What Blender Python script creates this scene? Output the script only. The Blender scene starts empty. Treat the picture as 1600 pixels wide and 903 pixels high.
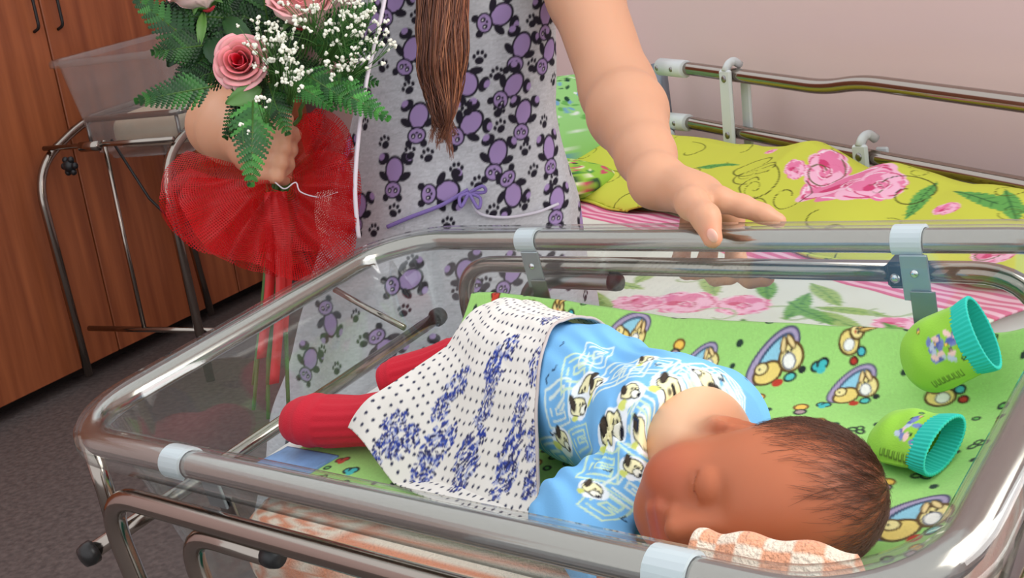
import bpy, math, random
import numpy as np
from mathutils import Matrix, Vector

random.seed(4)
rng = np.random.default_rng(11)
scene = bpy.context.scene
col = scene.collection
V = lambda *a: np.array(a, dtype=float)

# ------------------------------------------------------------------ camera
FPX = 1690.0
CAM_H = 1.20
RW = np.array([[0.99211470, -0.12533323, 0.0],
               [-0.03349385, -0.26513112, 0.96363045],
               [-0.12077492, -0.95603194, -0.26723838]])    # camera (right, down, forward) -> world
cam_data = bpy.data.cameras.new('camera')
cam_data.sensor_width = 36.0
cam_data.lens = FPX / 1600.0 * 36.0
cam_data.clip_start = 0.02
cam = bpy.data.objects.new('camera', cam_data)
col.objects.link(cam)
mm = Matrix.Identity(4)
for i in range(3):
    mm[i][0] = RW[i, 0]; mm[i][1] = -RW[i, 1]; mm[i][2] = -RW[i, 2]
mm[2][3] = CAM_H
cam.matrix_world = mm
scene.camera = cam

# ------------------------------------------------------------------ world, light, exposure
world = bpy.data.worlds.new('world')
scene.world = world
world.use_nodes = True
bg = world.node_tree.nodes['Background']
bg.inputs[0].default_value = (0.93, 0.96, 1.0, 1)
bg.inputs[1].default_value = 1.08
def area_light(name, loc, target, sx, sy, power, color):
    ld = bpy.data.lights.new(name, 'AREA')
    ld.shape = 'RECTANGLE'; ld.size = sx; ld.size_y = sy
    ld.energy = power; ld.color = color
    lo = bpy.data.objects.new(name, ld)
    lo.location = loc
    lo.rotation_euler = (Vector(target) - Vector(loc)).to_track_quat('-Z', 'Y').to_euler()
    col.objects.link(lo)
    return lo
WIN = V(1.42, 0.12, 1.75)
area_light('window_daylight', (1.36, 0.09, 1.75), (0.36, -0.36 + 0.02, 1.62), 1.25, 1.35, 31, (1.0, 0.985, 0.96))
scene.view_settings.view_transform = 'Standard'
scene.view_settings.look = 'None'
scene.view_settings.gamma = 1.0
scene.view_settings.exposure = 0.30
try:
    scene.cycles.transparent_max_bounces = 24
except Exception:
    pass

# ------------------------------------------------------------------ geometry helpers
def ray(px, py):
    return RW @ (np.array([px - 800.0, py - 451.5, FPX]) / FPX)
CAMP = V(0, 0, CAM_H)
def at(px, py, d):                       # a point seen there, d metres into the room
    return CAMP + ray(px, py) * d
def at_y(px, py, y):
    r = ray(px, py); return CAMP + r * (y / r[1])
def at_z(px, py, z):
    r = ray(px, py); return CAMP + r * ((z - CAM_H) / r[2])
def project(P):
    q = (np.asarray(P, float) - CAMP) @ RW
    return np.stack([800 + FPX * q[..., 0] / q[..., 2], 451.5 + FPX * q[..., 1] / q[..., 2]], -1)

# the tub's own frame: x along its length, y across it, z off its rim plane
TC = V(0.0168, 0.7731, 0.9377)
TR = np.array([[0.7629, 0.6341, -0.1264], [-0.6447, 0.7608, -0.0742], [0.0491, 0.1381, 0.9892]])
TL, TW = 0.70, 0.42
def T2W(P):
    return np.asarray(P, float) @ TR.T + TC
def W2T(P):
    return (np.asarray(P, float) - TC) @ TR
def tub_y(px, py, y):
    r = TR.T @ ray(px, py); o = TR.T @ (CAMP - TC)
    return o + r * ((y - o[1]) / r[1])
def tub_z(px, py, z):
    r = TR.T @ ray(px, py); o = TR.T @ (CAMP - TC)
    return o + r * ((z - o[2]) / r[2])

def lin(c):
    c = np.asarray(c, float) / 255.0
    return np.where(c <= 0.04045, c / 12.92, ((c + 0.055) / 1.055) ** 2.4)

def make_mesh(name, verts, faces, colors=None, smooth=True):
    me = bpy.data.meshes.new(name)
    verts = np.asarray(verts, np.float32).reshape(-1, 3)
    if isinstance(faces, np.ndarray):
        k = faces.shape[1]
        n = len(faces)
        me.vertices.add(len(verts)); me.vertices.foreach_set('co', verts.ravel())
        me.loops.add(n * k); me.loops.foreach_set('vertex_index', faces.astype(np.int32).ravel())
        me.polygons.add(n)
        me.polygons.foreach_set('loop_start', np.arange(0, n * k, k, dtype=np.int32))
        me.polygons.foreach_set('loop_total', np.full(n, k, np.int32))
        me.update(calc_edges=True)
    else:
        me.from_pydata(verts.tolist(), [], faces)
    me.validate()
    if smooth:
        me.polygons.foreach_set('use_smooth', np.ones(len(me.polygons), bool))
    if colors is not None:
        at_ = me.color_attributes.new('print', 'FLOAT_COLOR', 'POINT')
        c4 = np.ones((len(verts), 4), np.float32); c4[:, :3] = colors.reshape(-1, 3)
        at_.data.foreach_set('color', c4.ravel())
    return me
def set_uv(me, uv):
    l = me.uv_layers.new(name='UVMap'); vi = np.zeros(len(me.loops), np.int32); me.loops.foreach_get('vertex_index', vi)
    l.data.foreach_set('uv', np.ascontiguousarray(uv.reshape(-1, 2)[vi], np.float32).ravel())

def link(name, me, mat=None, parent=None):
    o = bpy.data.objects.new(name, me)
    if mat is not None:
        me.materials.append(mat)
    col.objects.link(o)
    if parent is not None:
        attach(o, parent)
    return o
def origin_of(o):
    p = V(*o.location)
    while o.parent is not None:
        o = o.parent; p = p + V(*o.location)
    return p
def attach(o, parent):                   # meshes carry world coordinates, so cancel the parent's place
    o.parent = parent
    o.location = tuple(V(*o.location) - origin_of(parent))
def tag(o, label, cat, group=None, kind=None):
    o['label'] = label; o['category'] = cat
    if group: o['group'] = group
    if kind: o['kind'] = kind
    return o
def thing(name, label, cat, loc, group=None):
    o = bpy.data.objects.new(name, None)
    o.empty_display_size = 0.05
    o.location = tuple(loc)
    col.objects.link(o)
    return tag(o, label, cat, group)
def structure(o):
    o['kind'] = 'structure'; return o

class MB:                                # collects shapes for one mesh
    def __init__(s): s.v = []; s.f = []; s.n = 0; s.c = []
    def add(s, verts, faces, color=None):
        verts = np.asarray(verts, float).reshape(-1, 3)
        s.v.append(verts)
        s.f += [tuple(int(i) + s.n for i in q) for q in faces]
        if color is not None:
            cc = np.asarray(color, float)
            s.c.append(np.broadcast_to(cc, (len(verts), 3)) if cc.ndim == 1 else cc.reshape(-1, 3))
        s.n += len(verts); return s
    def mesh(s, name, smooth=True):
        return make_mesh(name, np.concatenate(s.v), s.f, np.concatenate(s.c) if s.c else None, smooth)
    def build(s, name, mat, parent=None, smooth=True):
        return link(name, s.mesh(name, smooth), mat, parent)

def grid_faces(n, m, cu=False, cv=False):
    a = np.arange(n * m).reshape(n, m)
    i1 = np.concatenate([a[1:], a[:1]]) if cu else a[1:]
    i0 = a if cu else a[:-1]
    def sh(x): return np.concatenate([x[:, 1:], x[:, :1]], 1) if cv else x[:, 1:]
    def ba(x): return x if cv else x[:, :-1]
    return np.stack([ba(i0), sh(i0), sh(i1), ba(i1)], -1).reshape(-1, 4)

def frames(P, closed=False):
    P = np.asarray(P, float); n = len(P)
    t = np.roll(P, -1, 0) - np.roll(P, 1, 0) if closed else np.gradient(P, axis=0)
    t /= np.linalg.norm(t, axis=1)[:, None] + 1e-12
    a = V(0, 0, 1) if abs(t[0][2]) < 0.9 else V(1, 0, 0)
    u = np.cross(a, t[0]); u /= np.linalg.norm(u)
    U = [u]
    for i in range(1, n):
        u = U[-1] - t[i] * (U[-1] @ t[i]); u /= np.linalg.norm(u) + 1e-12; U.append(u)
    U = np.array(U)
    return t, U, np.cross(t, U)
def tube_geo(P, r, seg=12, closed=False, caps=True):
    P = np.asarray(P, float); n = len(P)
    r = np.broadcast_to(np.asarray(r, float), (n,))
    t, U, W = frames(P, closed)
    a = np.arange(seg) * 2 * math.pi / seg
    R = P[:, None] + r[:, None, None] * (np.cos(a)[None, :, None] * U[:, None] + np.sin(a)[None, :, None] * W[:, None])
    f = grid_faces(n, seg, closed, True)[:, ::-1].tolist()
    v = R.reshape(-1, 3)
    if caps and not closed:
        f.append(list(range(seg))); f.append([(n - 1) * seg + i for i in range(seg - 1, -1, -1)])
    return v, f
def round_path(pts, rad, seg=8, closed=False):       # polyline with its corners rounded
    pts = [np.asarray(p, float) for p in pts]; n = len(pts); out = []
    if np.isscalar(rad): rad = [rad] * n
    for i in range(n):
        if not closed and i in (0, n - 1): out.append(pts[i]); continue
        a, b, c = pts[i - 1], pts[i], pts[(i + 1) % n]
        d0 = (a - b); d1 = (c - b); l0 = np.linalg.norm(d0); l1 = np.linalg.norm(d1)
        rr = min(rad[i], 0.49 * l0, 0.49 * l1)
        p0 = b + d0 / l0 * rr; p1 = b + d1 / l1 * rr
        for k in range(seg + 1):
            s = k / seg
            out.append((1 - s) ** 2 * p0 + 2 * s * (1 - s) * b + s * s * p1)
    return np.array(out)
def spline(pts, n):
    pts = np.asarray(pts, float); k = len(pts)
    P = np.concatenate([[2 * pts[0] - pts[1]], pts, [2 * pts[-1] - pts[-2]]])
    s = np.linspace(0, k - 1 - 1e-9, n); i = s.astype(int); t = (s - i)[:, None]
    a, b, c, d = P[i], P[i + 1], P[i + 2], P[i + 3]
    return 0.5 * (2 * b + (c - a) * t + (2 * a - 5 * b + 4 * c - d) * t ** 2 + (3 * b - a - 3 * c + d) * t ** 3)
def box_geo(c, ax, half, bevel=0.0):                # oriented box with chamfered edges
    c = np.asarray(c, float); X, Y, Z = [np.asarray(a, float) for a in ax]
    if bevel <= 0:
        v = [c + X * half[0] * i + Y * half[1] * j + Z * half[2] * k for k in (-1, 1) for j in (-1, 1) for i in (-1, 1)]
        return v, [(0, 2, 3, 1), (4, 5, 7, 6), (0, 1, 5, 4), (2, 6, 7, 3), (0, 4, 6, 2), (1, 3, 7, 5)]
    b = bevel; v = []; idx = {}
    for i in (-1, 1):
        for j in (-1, 1):
            for k in (-1, 1):
                for ax_i in range(3):
                    s = [half[0], half[1], half[2]]
                    for q in range(3):
                        if q != ax_i: s[q] -= b
                    idx[(i, j, k, ax_i)] = len(v)
                    v.append(c + X * s[0] * i + Y * s[1] * j + Z * s[2] * k)
    f = []
    for s in (-1, 1):
        f.append([idx[(s, j, k, 0)] for j, k in ((-1, -1), (1, -1), (1, 1), (-1, 1))][::s])
        f.append([idx[(i, s, k, 1)] for i, k in ((-1, -1), (-1, 1), (1, 1), (1, -1))][::s])
        f.append([idx[(i, j, s, 2)] for i, j in ((-1, -1), (1, -1), (1, 1), (-1, 1))][::s])
    for p in (-1, 1):
        for q in (-1, 1):
            f.append([idx[(-1, p, q, 1)], idx[(1, p, q, 1)], idx[(1, p, q, 2)], idx[(-1, p, q, 2)]][::1 if p * q > 0 else -1])
            f.append([idx[(p, -1, q, 0)], idx[(p, -1, q, 2)], idx[(p, 1, q, 2)], idx[(p, 1, q, 0)]][::1 if p * q > 0 else -1][::-1])
            f.append([idx[(p, q, -1, 0)], idx[(p, q, 1, 0)], idx[(p, q, 1, 1)], idx[(p, q, -1, 1)]][::1 if p * q > 0 else -1])
    for i in (-1, 1):
        for j in (-1, 1):
            for k in (-1, 1):
                f.append([idx[(i, j, k, 0)], idx[(i, j, k, 1)], idx[(i, j, k, 2)]][::1 if i * j * k > 0 else -1])
    return v, f
AXW = (V(1, 0, 0), V(0, 1, 0), V(0, 0, 1))
AXT = (TR[:, 0], TR[:, 1], TR[:, 2])
def sphere_geo(c, r, nu=8, nv=12, ax=AXW):
    th = np.linspace(0, math.pi, nu + 1)[:, None]; ph = (np.arange(nv) * 2 * math.pi / nv)[None]
    r = np.broadcast_to(np.asarray(r, float), (3,))
    P = np.asarray(c)[None, None] + (r[0] * np.sin(th) * np.cos(ph))[..., None] * ax[0] + (r[1] * np.sin(th) * np.sin(ph))[..., None] * ax[1] + (r[2] * np.cos(th) * np.ones_like(ph))[..., None] * ax[2]
    return P.reshape(-1, 3), grid_faces(nu + 1, nv, False, True)[:, ::-1].tolist()
def grid_mesh(name, P, mat, parent=None, colors=None, cu=False, cv=False, flip=False):
    n, m = P.shape[:2]
    f = grid_faces(n, m, cu, cv)
    if flip: f = f[:, ::-1]
    return link(name, make_mesh(name, P.reshape(-1, 3), np.ascontiguousarray(f), colors), mat, parent)
def solidify(o, t, offset=-1):
    m = o.modifiers.new('thickness', 'SOLIDIFY'); m.thickness = t; m.offset = offset
    return o

# signed distances on a grid, blended smoothly, meshed with surface nets
class SDF:
    def __init__(s, lo, hi, h):
        s.lo = np.asarray(lo, float); s.h = h
        s.n = np.ceil((np.asarray(hi) - s.lo) / h).astype(int) + 1
        s.D = np.full(s.n, 1.0, np.float32)
        s.ax = [s.lo[i] + h * np.arange(s.n[i]) for i in range(3)]
    def sub(s, lo, hi):
        sl = []
        for i in range(3):
            a = int(max(0, math.floor((lo[i] - s.lo[i]) / s.h))); b = int(min(s.n[i], math.ceil((hi[i] - s.lo[i]) / s.h) + 1))
            sl.append(slice(a, max(a, b)))
        g = np.meshgrid(*[s.ax[i][sl[i]] for i in range(3)], indexing='ij')
        return tuple(sl), np.stack(g, -1)
    def mix(s, sl, d, k, cut=False):
        a = s.D[sl]
        if cut:
            d = -d
            hh = np.maximum(k - np.abs(a - d), 0) / k
            s.D[sl] = np.maximum(a, d) + hh * hh * k * 0.25
        else:
            hh = np.maximum(k - np.abs(a - d), 0) / k
            s.D[sl] = np.minimum(a, d) - hh * hh * k * 0.25
    def cone(s, a, b, ra, rb, k=0.01, cut=False):
        a = np.asarray(a, float); b = np.asarray(b, float); m = max(ra, rb) + 0.02 + k
        sl, P = s.sub(np.minimum(a, b) - m, np.maximum(a, b) + m)
        if P.size == 0: return
        ab = b - a; t = np.clip(((P - a) @ ab) / (ab @ ab + 1e-12), 0, 1)
        d = np.linalg.norm(P - a - t[..., None] * ab, axis=-1) - (ra + (rb - ra) * t)
        s.mix(sl, d.astype(np.float32), k, cut)
    def ell(s, c, r, ax=AXW, k=0.01, cut=False):
        c = np.asarray(c, float); r = np.broadcast_to(np.asarray(r, float), (3,)); m = max(r) + 0.02 + k
        sl, P = s.sub(c - m, c + m)
        if P.size == 0: return
        q = P - c; q = np.stack([q @ ax[0], q @ ax[1], q @ ax[2]], -1)
        k0 = np.linalg.norm(q / r, axis=-1); k1 = np.linalg.norm(q / (r * r), axis=-1) + 1e-9
        s.mix(sl, (k0 * (k0 - 1) / k1).astype(np.float32), k, cut)
    def chain(s, pts, rads, k=0.008):
        for i in range(len(pts) - 1): s.cone(pts[i], pts[i + 1], rads[i], rads[i + 1], k)
    def grid(s):
        return np.stack(np.meshgrid(*s.ax, indexing='ij'), -1)
    def surface(s):
        D = s.D; ins = D < 0
        c = ins[:-1, :-1, :-1].astype(np.int8)
        cnt = np.zeros_like(c)
        offs = [(i, j, k) for i in (0, 1) for j in (0, 1) for k in (0, 1)]
        nx, ny, nz = D.shape
        def cor(A, o): return A[o[0]:nx - 1 + o[0], o[1]:ny - 1 + o[1], o[2]:nz - 1 + o[2]]
        for o in offs: cnt = cnt + cor(ins, o)
        act = (cnt > 0) & (cnt < 8)
        I = np.argwhere(act); ids = np.full(act.shape, -1, np.int64); ids[act] = np.arange(len(I))
        acc = np.zeros((len(I), 3)); num = np.zeros(len(I))
        for o in offs:
            for axis in range(3):
                if o[axis]: continue
                p = list(o); p[axis] = 1
                d0 = D[I[:, 0] + o[0], I[:, 1] + o[1], I[:, 2] + o[2]]; d1 = D[I[:, 0] + p[0], I[:, 1] + p[1], I[:, 2] + p[2]]
                m = (d0 < 0) != (d1 < 0)
                t = np.where(m, d0 / np.where(m, d0 - d1, 1), 0)
                q = np.tile(np.array(o, float), (len(I), 1)); q[:, axis] = t
                acc[m] += q[m]; num[m] += 1
        Vt = s.lo + s.h * (I + acc / np.maximum(num, 1)[:, None])
        F = []
        for axis in range(3):
            b, c2 = [(1, 2), (2, 0), (0, 1)][axis]
            A0 = [slice(None)] * 3; A1 = [slice(None)] * 3
            A0[axis] = slice(0, -1); A1[axis] = slice(1, None)
            e0 = ins[tuple(A0)]; e1 = ins[tuple(A1)]
            E = np.argwhere(e0 != e1)
            E = E[(E[:, b] > 0) & (E[:, c2] > 0) & (E[:, b] < D.shape[b] - 1) & (E[:, c2] < D.shape[c2] - 1)]
            fl = e0[tuple(E.T)]
            def g(db, dc):
                q = E.copy(); q[:, b] -= db; q[:, c2] -= dc
                return ids[tuple(q.T)]
            q = np.stack([g(1, 1), g(0, 1), g(0, 0), g(1, 0)], 1)
            q[~fl] = q[~fl][:, ::-1]
            F.append(q)
        return Vt, np.concatenate(F)

# ------------------------------------------------------------------ prints: flat drawings sampled onto the cloth's vertices
class Canvas:
    def __init__(s, u0, u1, v0, v1, ppm, base):
        s.u0, s.v0, s.ppm = u0, v0, ppm
        s.w = int((u1 - u0) * ppm) + 1; s.hh = int((v1 - v0) * ppm) + 1
        s.a = np.ones((s.hh, s.w, 3)) * lin(base)
    def box(s, u0, u1, v0, v1):
        a = max(0, int((u0 - s.u0) * s.ppm)); b = min(s.w, int((u1 - s.u0) * s.ppm) + 2)
        c = max(0, int((v0 - s.v0) * s.ppm)); d = min(s.hh, int((v1 - s.v0) * s.ppm) + 2)
        if a >= b or c >= d: return None
        U, W = np.meshgrid(s.u0 + np.arange(a, b) / s.ppm, s.v0 + np.arange(c, d) / s.ppm)
        return (slice(c, d), slice(a, b)), U, W
    def put(s, sl, m, c, alpha=1.0):
        m = np.clip(m, 0, 1)[..., None] * alpha
        s.a[sl] = s.a[sl] * (1 - m) + lin(c) * m
    def ell(s, u, v, ru, rv, ang, c, alpha=1.0):
        R = max(ru, rv) * 1.1 + 1 / s.ppm; q = s.box(u - R, u + R, v - R, v + R)
        if q is None: return
        sl, U, W = q; ca, sa = math.cos(ang), math.sin(ang)
        x = ((U - u) * ca + (W - v) * sa) / ru; y = (-(U - u) * sa + (W - v) * ca) / rv
        s.put(sl, (1 - np.sqrt(x * x + y * y)) * min(ru, rv) * s.ppm + 0.5, c, alpha)
    def line(s, pts, wd, c, alpha=1.0):
        pts = np.asarray(pts, float)
        q = s.box(pts[:, 0].min() - wd, pts[:, 0].max() + wd, pts[:, 1].min() - wd, pts[:, 1].max() + wd)
        if q is None: return
        sl, U, W = q; d = np.full(U.shape, 9.0)
        for a, b in zip(pts[:-1], pts[1:]):
            ab = b - a; t = np.clip(((U - a[0]) * ab[0] + (W - a[1]) * ab[1]) / (ab @ ab + 1e-12), 0, 1)
            d = np.minimum(d, np.hypot(U - a[0] - t * ab[0], W - a[1] - t * ab[1]))
        s.put(sl, (wd / 2 - d) * s.ppm + 0.5, c, alpha)
    def noise(s, amp, sx=1, sy=1, r=None):
        r = r or rng
        n = r.normal(0, 1, (s.hh // sy + 2, s.w // sx + 2))
        n = np.repeat(np.repeat(n, sy, 0), sx, 1)[:s.hh, :s.w]
        s.a = np.clip(s.a * (1 + amp * n[..., None]), 0, 1)
    def sample(s, u, v):
        x = np.clip((u - s.u0) * s.ppm, 0, s.w - 1.001); y = np.clip((v - s.v0) * s.ppm, 0, s.hh - 1.001)
        i = x.astype(int); j = y.astype(int); fx = (x - i)[..., None]; fy = (y - j)[..., None]
        i1 = np.minimum(i + 1, s.w - 1); j1 = np.minimum(j + 1, s.hh - 1)
        A = s.a
        return (A[j, i] * (1 - fx) + A[j, i1] * fx) * (1 - fy) + (A[j1, i] * (1 - fx) + A[j1, i1] * fx) * fy
class Stamp:                              # local drawing frame on a canvas
    def __init__(s, cv, u, v, size, ang, mir=1):
        s.cv, s.u, s.v, s.k, s.a, s.m = cv, u, v, size, ang, mir
    def p(s, x, y):
        x = x * s.m; ca, sa = math.cos(s.a), math.sin(s.a)
        return s.u + s.k * (x * ca - y * sa), s.v + s.k * (x * sa + y * ca)
    def e(s, x, y, rx, ry, c, ang=0.0, alpha=1.0):
        u, v = s.p(x, y); s.cv.ell(u, v, rx * s.k, ry * s.k, s.a + ang * s.m, c, alpha)
    def o(s, x, y, rx, ry, fill, line, w, ang=0.0):     # outlined ellipse
        s.e(x, y, rx + w / 2, ry + w / 2, line, ang); s.e(x, y, rx - w / 2, ry - w / 2, fill, ang)
    def l(s, pts, w, c, alpha=1.0):
        s.cv.line([s.p(*q) for q in pts], w * s.k, c, alpha)
def smooth_noise(P, scale, seed=0):
    r = np.random.default_rng(seed); out = 0
    for i in range(6):
        k = r.normal(0, 1, P.shape[-1]) * scale; out = out + np.sin(P @ k + r.uniform(0, 6.28))
    return out / 6

# ------------------------------------------------------------------ materials
def new_mat(name):
    m = bpy.data.materials.new(name); m.use_nodes = True
    nt = m.node_tree
    return m, nt, nt.nodes['Principled BSDF']
def mat_plain(name, c, rough=0.5, metal=0.0, spec=0.5, sss=0.0, sheen=0.0, noise=None, bump=None):
    m, nt, b = new_mat(name)
    l = lin(c)
    b.inputs['Base Color'].default_value = (*l, 1); b.inputs['Roughness'].default_value = rough
    b.inputs['Metallic'].default_value = metal; b.inputs['Specular IOR Level'].default_value = spec
    if sheen: b.inputs['Sheen Weight'].default_value = sheen
    if sss:
        b.inputs['Subsurface Weight'].default_value = sss; b.inputs['Subsurface Scale'].default_value = 0.01
        b.inputs['Subsurface Radius'].default_value = (1.0, 0.35, 0.2)
    if noise:
        sc, amt = noise
        tc = nt.nodes.new('ShaderNodeTexCoord'); nz = nt.nodes.new('ShaderNodeTexNoise'); nz.inputs['Scale'].default_value = sc
        nz.inputs['Detail'].default_value = 4
        nt.links.new(tc.outputs['Object'], nz.inputs['Vector'])
        rp = nt.nodes.new('ShaderNodeMapRange'); rp.inputs['To Min'].default_value = 1 - amt; rp.inputs['To Max'].default_value = 1 + amt
        nt.links.new(nz.outputs[0], rp.inputs['Value'])
        mx = nt.nodes.new('ShaderNodeVectorMath'); mx.operation = 'SCALE'
        mx.inputs[0].default_value = tuple(l)
        nt.links.new(rp.outputs[0], mx.inputs['Scale']); nt.links.new(mx.outputs[0], b.inputs['Base Color'])
    if bump:
        add_bump(nt, b, *bump)
    return m
def add_bump(nt, b, scale, strength, dist=0.002):
    tc = nt.nodes.new('ShaderNodeTexCoord'); nz = nt.nodes.new('ShaderNodeTexNoise'); nz.inputs['Scale'].default_value = scale
    nt.links.new(tc.outputs['Object'], nz.inputs['Vector'])
    bp = nt.nodes.new('ShaderNodeBump'); bp.inputs['Strength'].default_value = strength; bp.inputs['Distance'].default_value = dist
    nt.links.new(nz.outputs[0], bp.inputs['Height']); nt.links.new(bp.outputs[0], b.inputs['Normal'])
def mat_print(name, rough=0.85, sss=0.0, spec=0.25, bump=None, sheen=0.0):
    m, nt, b = new_mat(name)
    a = nt.nodes.new('ShaderNodeAttribute'); a.attribute_name = 'print'
    nt.links.new(a.outputs['Color'], b.inputs['Base Color'])
    b.inputs['Roughness'].default_value = rough; b.inputs['Specular IOR Level'].default_value = spec
    if sheen: b.inputs['Sheen Weight'].default_value = sheen
    if sss:
        b.inputs['Subsurface Weight'].default_value = sss; b.inputs['Subsurface Scale'].default_value = 0.008
        b.inputs['Subsurface Radius'].default_value = (1.0, 0.35, 0.2)
    if bump: add_bump(nt, b, *bump)
    return m
def mat_acrylic(name, tint, f0=0.05, f1=0.75, rough=0.03, haze=0.0):
    m = bpy.data.materials.new(name); m.use_nodes = True; nt = m.node_tree
    for n in list(nt.nodes): nt.nodes.remove(n)
    out = nt.nodes.new('ShaderNodeOutputMaterial'); mix = nt.nodes.new('ShaderNodeMixShader')
    tr = nt.nodes.new('ShaderNodeBsdfTransparent'); gl = nt.nodes.new('ShaderNodeBsdfGlossy')
    tr.inputs[0].default_value = (*tint, 1); gl.inputs['Roughness'].default_value = rough
    lw = nt.nodes.new('ShaderNodeLayerWeight'); lw.inputs['Blend'].default_value = 0.5
    pw = nt.nodes.new('ShaderNodeMath'); pw.operation = 'POWER'; pw.inputs[1].default_value = 4.0
    mr = nt.nodes.new('ShaderNodeMapRange'); mr.inputs['To Min'].default_value = f0; mr.inputs['To Max'].default_value = f1
    nt.links.new(lw.outputs['Facing'], pw.inputs[0]); nt.links.new(pw.outputs[0], mr.inputs['Value'])
    nt.links.new(mr.outputs[0], mix.inputs[0])
    src = tr
    if haze:
        df = nt.nodes.new('ShaderNodeBsdfDiffuse'); df.inputs[0].default_value = (0.8, 0.82, 0.82, 1)
        m2 = nt.nodes.new('ShaderNodeMixShader'); m2.inputs[0].default_value = haze
        nt.links.new(tr.outputs[0], m2.inputs[1]); nt.links.new(df.outputs[0], m2.inputs[2]); src = m2
    nt.links.new(src.outputs[0], mix.inputs[1]); nt.links.new(gl.outputs[0], mix.inputs[2])
    nt.links.new(mix.outputs[0], out.inputs[0])
    return m
def mat_net(name, c, scale, cover):
    m = bpy.data.materials.new(name); m.use_nodes = True; nt = m.node_tree
    b = nt.nodes['Principled BSDF']; out = nt.nodes['Material Output']
    b.inputs['Base Color'].default_value = (*lin(c), 1); b.inputs['Roughness'].default_value = 0.55
    uv = nt.nodes.new('ShaderNodeUVMap'); sx = nt.nodes.new('ShaderNodeSeparateXYZ'); nt.links.new(uv.outputs[0], sx.inputs[0])
    hs = []
    for k in (0, 1):
        mu = nt.nodes.new('ShaderNodeMath'); mu.operation = 'MULTIPLY'; mu.inputs[1].default_value = scale
        nt.links.new(sx.outputs[k], mu.inputs[0])
        fr = nt.nodes.new('ShaderNodeMath'); fr.operation = 'FRACT'; nt.links.new(mu.outputs[0], fr.inputs[0])
        lt = nt.nodes.new('ShaderNodeMath'); lt.operation = 'LESS_THAN'; lt.inputs[1].default_value = cover
        nt.links.new(fr.outputs[0], lt.inputs[0]); hs.append(lt)
    mx = nt.nodes.new('ShaderNodeMath'); mx.operation = 'MAXIMUM'
    nt.links.new(hs[0].outputs[0], mx.inputs[0]); nt.links.new(hs[1].outputs[0], mx.inputs[1])
    tr = nt.nodes.new('ShaderNodeBsdfTransparent'); tl = nt.nodes.new('ShaderNodeBsdfTranslucent')
    tl.inputs[0].default_value = (*lin(c), 1)
    m1 = nt.nodes.new('ShaderNodeMixShader'); m1.inputs[0].default_value = 0.4
    nt.links.new(b.outputs[0], m1.inputs[1]); nt.links.new(tl.outputs[0], m1.inputs[2])
    m2 = nt.nodes.new('ShaderNodeMixShader')
    nt.links.new(mx.outputs[0], m2.inputs[0]); nt.links.new(tr.outputs[0], m2.inputs[1]); nt.links.new(m1.outputs[0], m2.inputs[2])
    nt.links.new(m2.outputs[0], out.inputs[0])
    return m
def mat_wood(name):
    m, nt, b = new_mat(name)
    tc = nt.nodes.new('ShaderNodeTexCoord'); mp = nt.nodes.new('ShaderNodeMapping')
    mp.inputs['Scale'].default_value = (14, 14, 0.9)
    nt.links.new(tc.outputs['Object'], mp.inputs[0])
    nz = nt.nodes.new('ShaderNodeTexNoise'); nz.inputs['Scale'].default_value = 1.6; nz.inputs['Detail'].default_value = 6
    nt.links.new(mp.outputs[0], nz.inputs['Vector'])
    cr = nt.nodes.new('ShaderNodeValToRGB')
    cr.color_ramp.elements[0].position = 0.3; cr.color_ramp.elements[0].color = (*lin((136, 70, 40)), 1)
    cr.color_ramp.elements[1].position = 0.72; cr.color_ramp.elements[1].color = (*lin((182, 104, 62)), 1)
    nt.links.new(nz.outputs[0], cr.inputs[0]); nt.links.new(cr.outputs[0], b.inputs['Base Color'])
    b.inputs['Roughness'].default_value = 0.42
    return m
def mat_floor(name):
    m, nt, b = new_mat(name)
    tc = nt.nodes.new('ShaderNodeTexCoord')
    nz = nt.nodes.new('ShaderNodeTexNoise'); nz.inputs['Scale'].default_value = 55; nz.inputs['Detail'].default_value = 8
    nt.links.new(tc.outputs['Object'], nz.inputs['Vector'])
    cr = nt.nodes.new('ShaderNodeValToRGB')
    cr.color_ramp.elements[0].position = 0.35; cr.color_ramp.elements[0].color = (*lin((84, 76, 74)), 1)
    cr.color_ramp.elements[1].position = 0.7; cr.color_ramp.elements[1].color = (*lin((112, 102, 98)), 1)
    nt.links.new(nz.outputs[0], cr.inputs[0]); nt.links.new(cr.outputs[0], b.inputs['Base Color'])
    b.inputs['Roughness'].default_value = 0.5
    return m
M = {}
M['steel'] = mat_plain('steel', (160, 150, 141), 0.15, 1.0)
M['steel_dull'] = mat_plain('steel_dull', (150, 148, 146), 0.32, 1.0)
M['dark_metal'] = mat_plain('dark_metal', (52, 50, 50), 0.4, 0.6)
M['black_plastic'] = mat_plain('black_plastic', (26, 26, 28), 0.45)
M['white_plastic'] = mat_plain('white_plastic', (214, 220, 220), 0.4)
M['clip_plastic'] = mat_plain('clip_plastic', (196, 204, 208), 0.45)
M['clip_metal'] = mat_plain('clip_metal', (168, 176, 180), 0.4, 0.7)
M['screw'] = mat_plain('screw', (220, 220, 220), 0.2, 1.0)
M['acrylic'] = mat_acrylic('acrylic', (0.965, 0.985, 0.98), 0.06, 0.7, 0.03, 0.016)
M['acrylic_far'] = mat_acrylic('acrylic_far', (0.94, 0.95, 0.95), 0.06, 0.6, 0.1, 0.06)
M['wood'] = mat_wood('wood')
M['floor'] = mat_floor('floor_lino')
M['wall_pink'] = mat_plain('wall_pink', (233, 206, 203), 0.75, noise=(1.5, 0.03))
M['gap_shade'] = mat_plain('gap_shade', (30, 22, 18), 0.8)  # near-black colour in place of the shadow below the wardrobe
M['print'] = mat_print('cotton_print', 0.9, bump=(900, 0.08))
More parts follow.
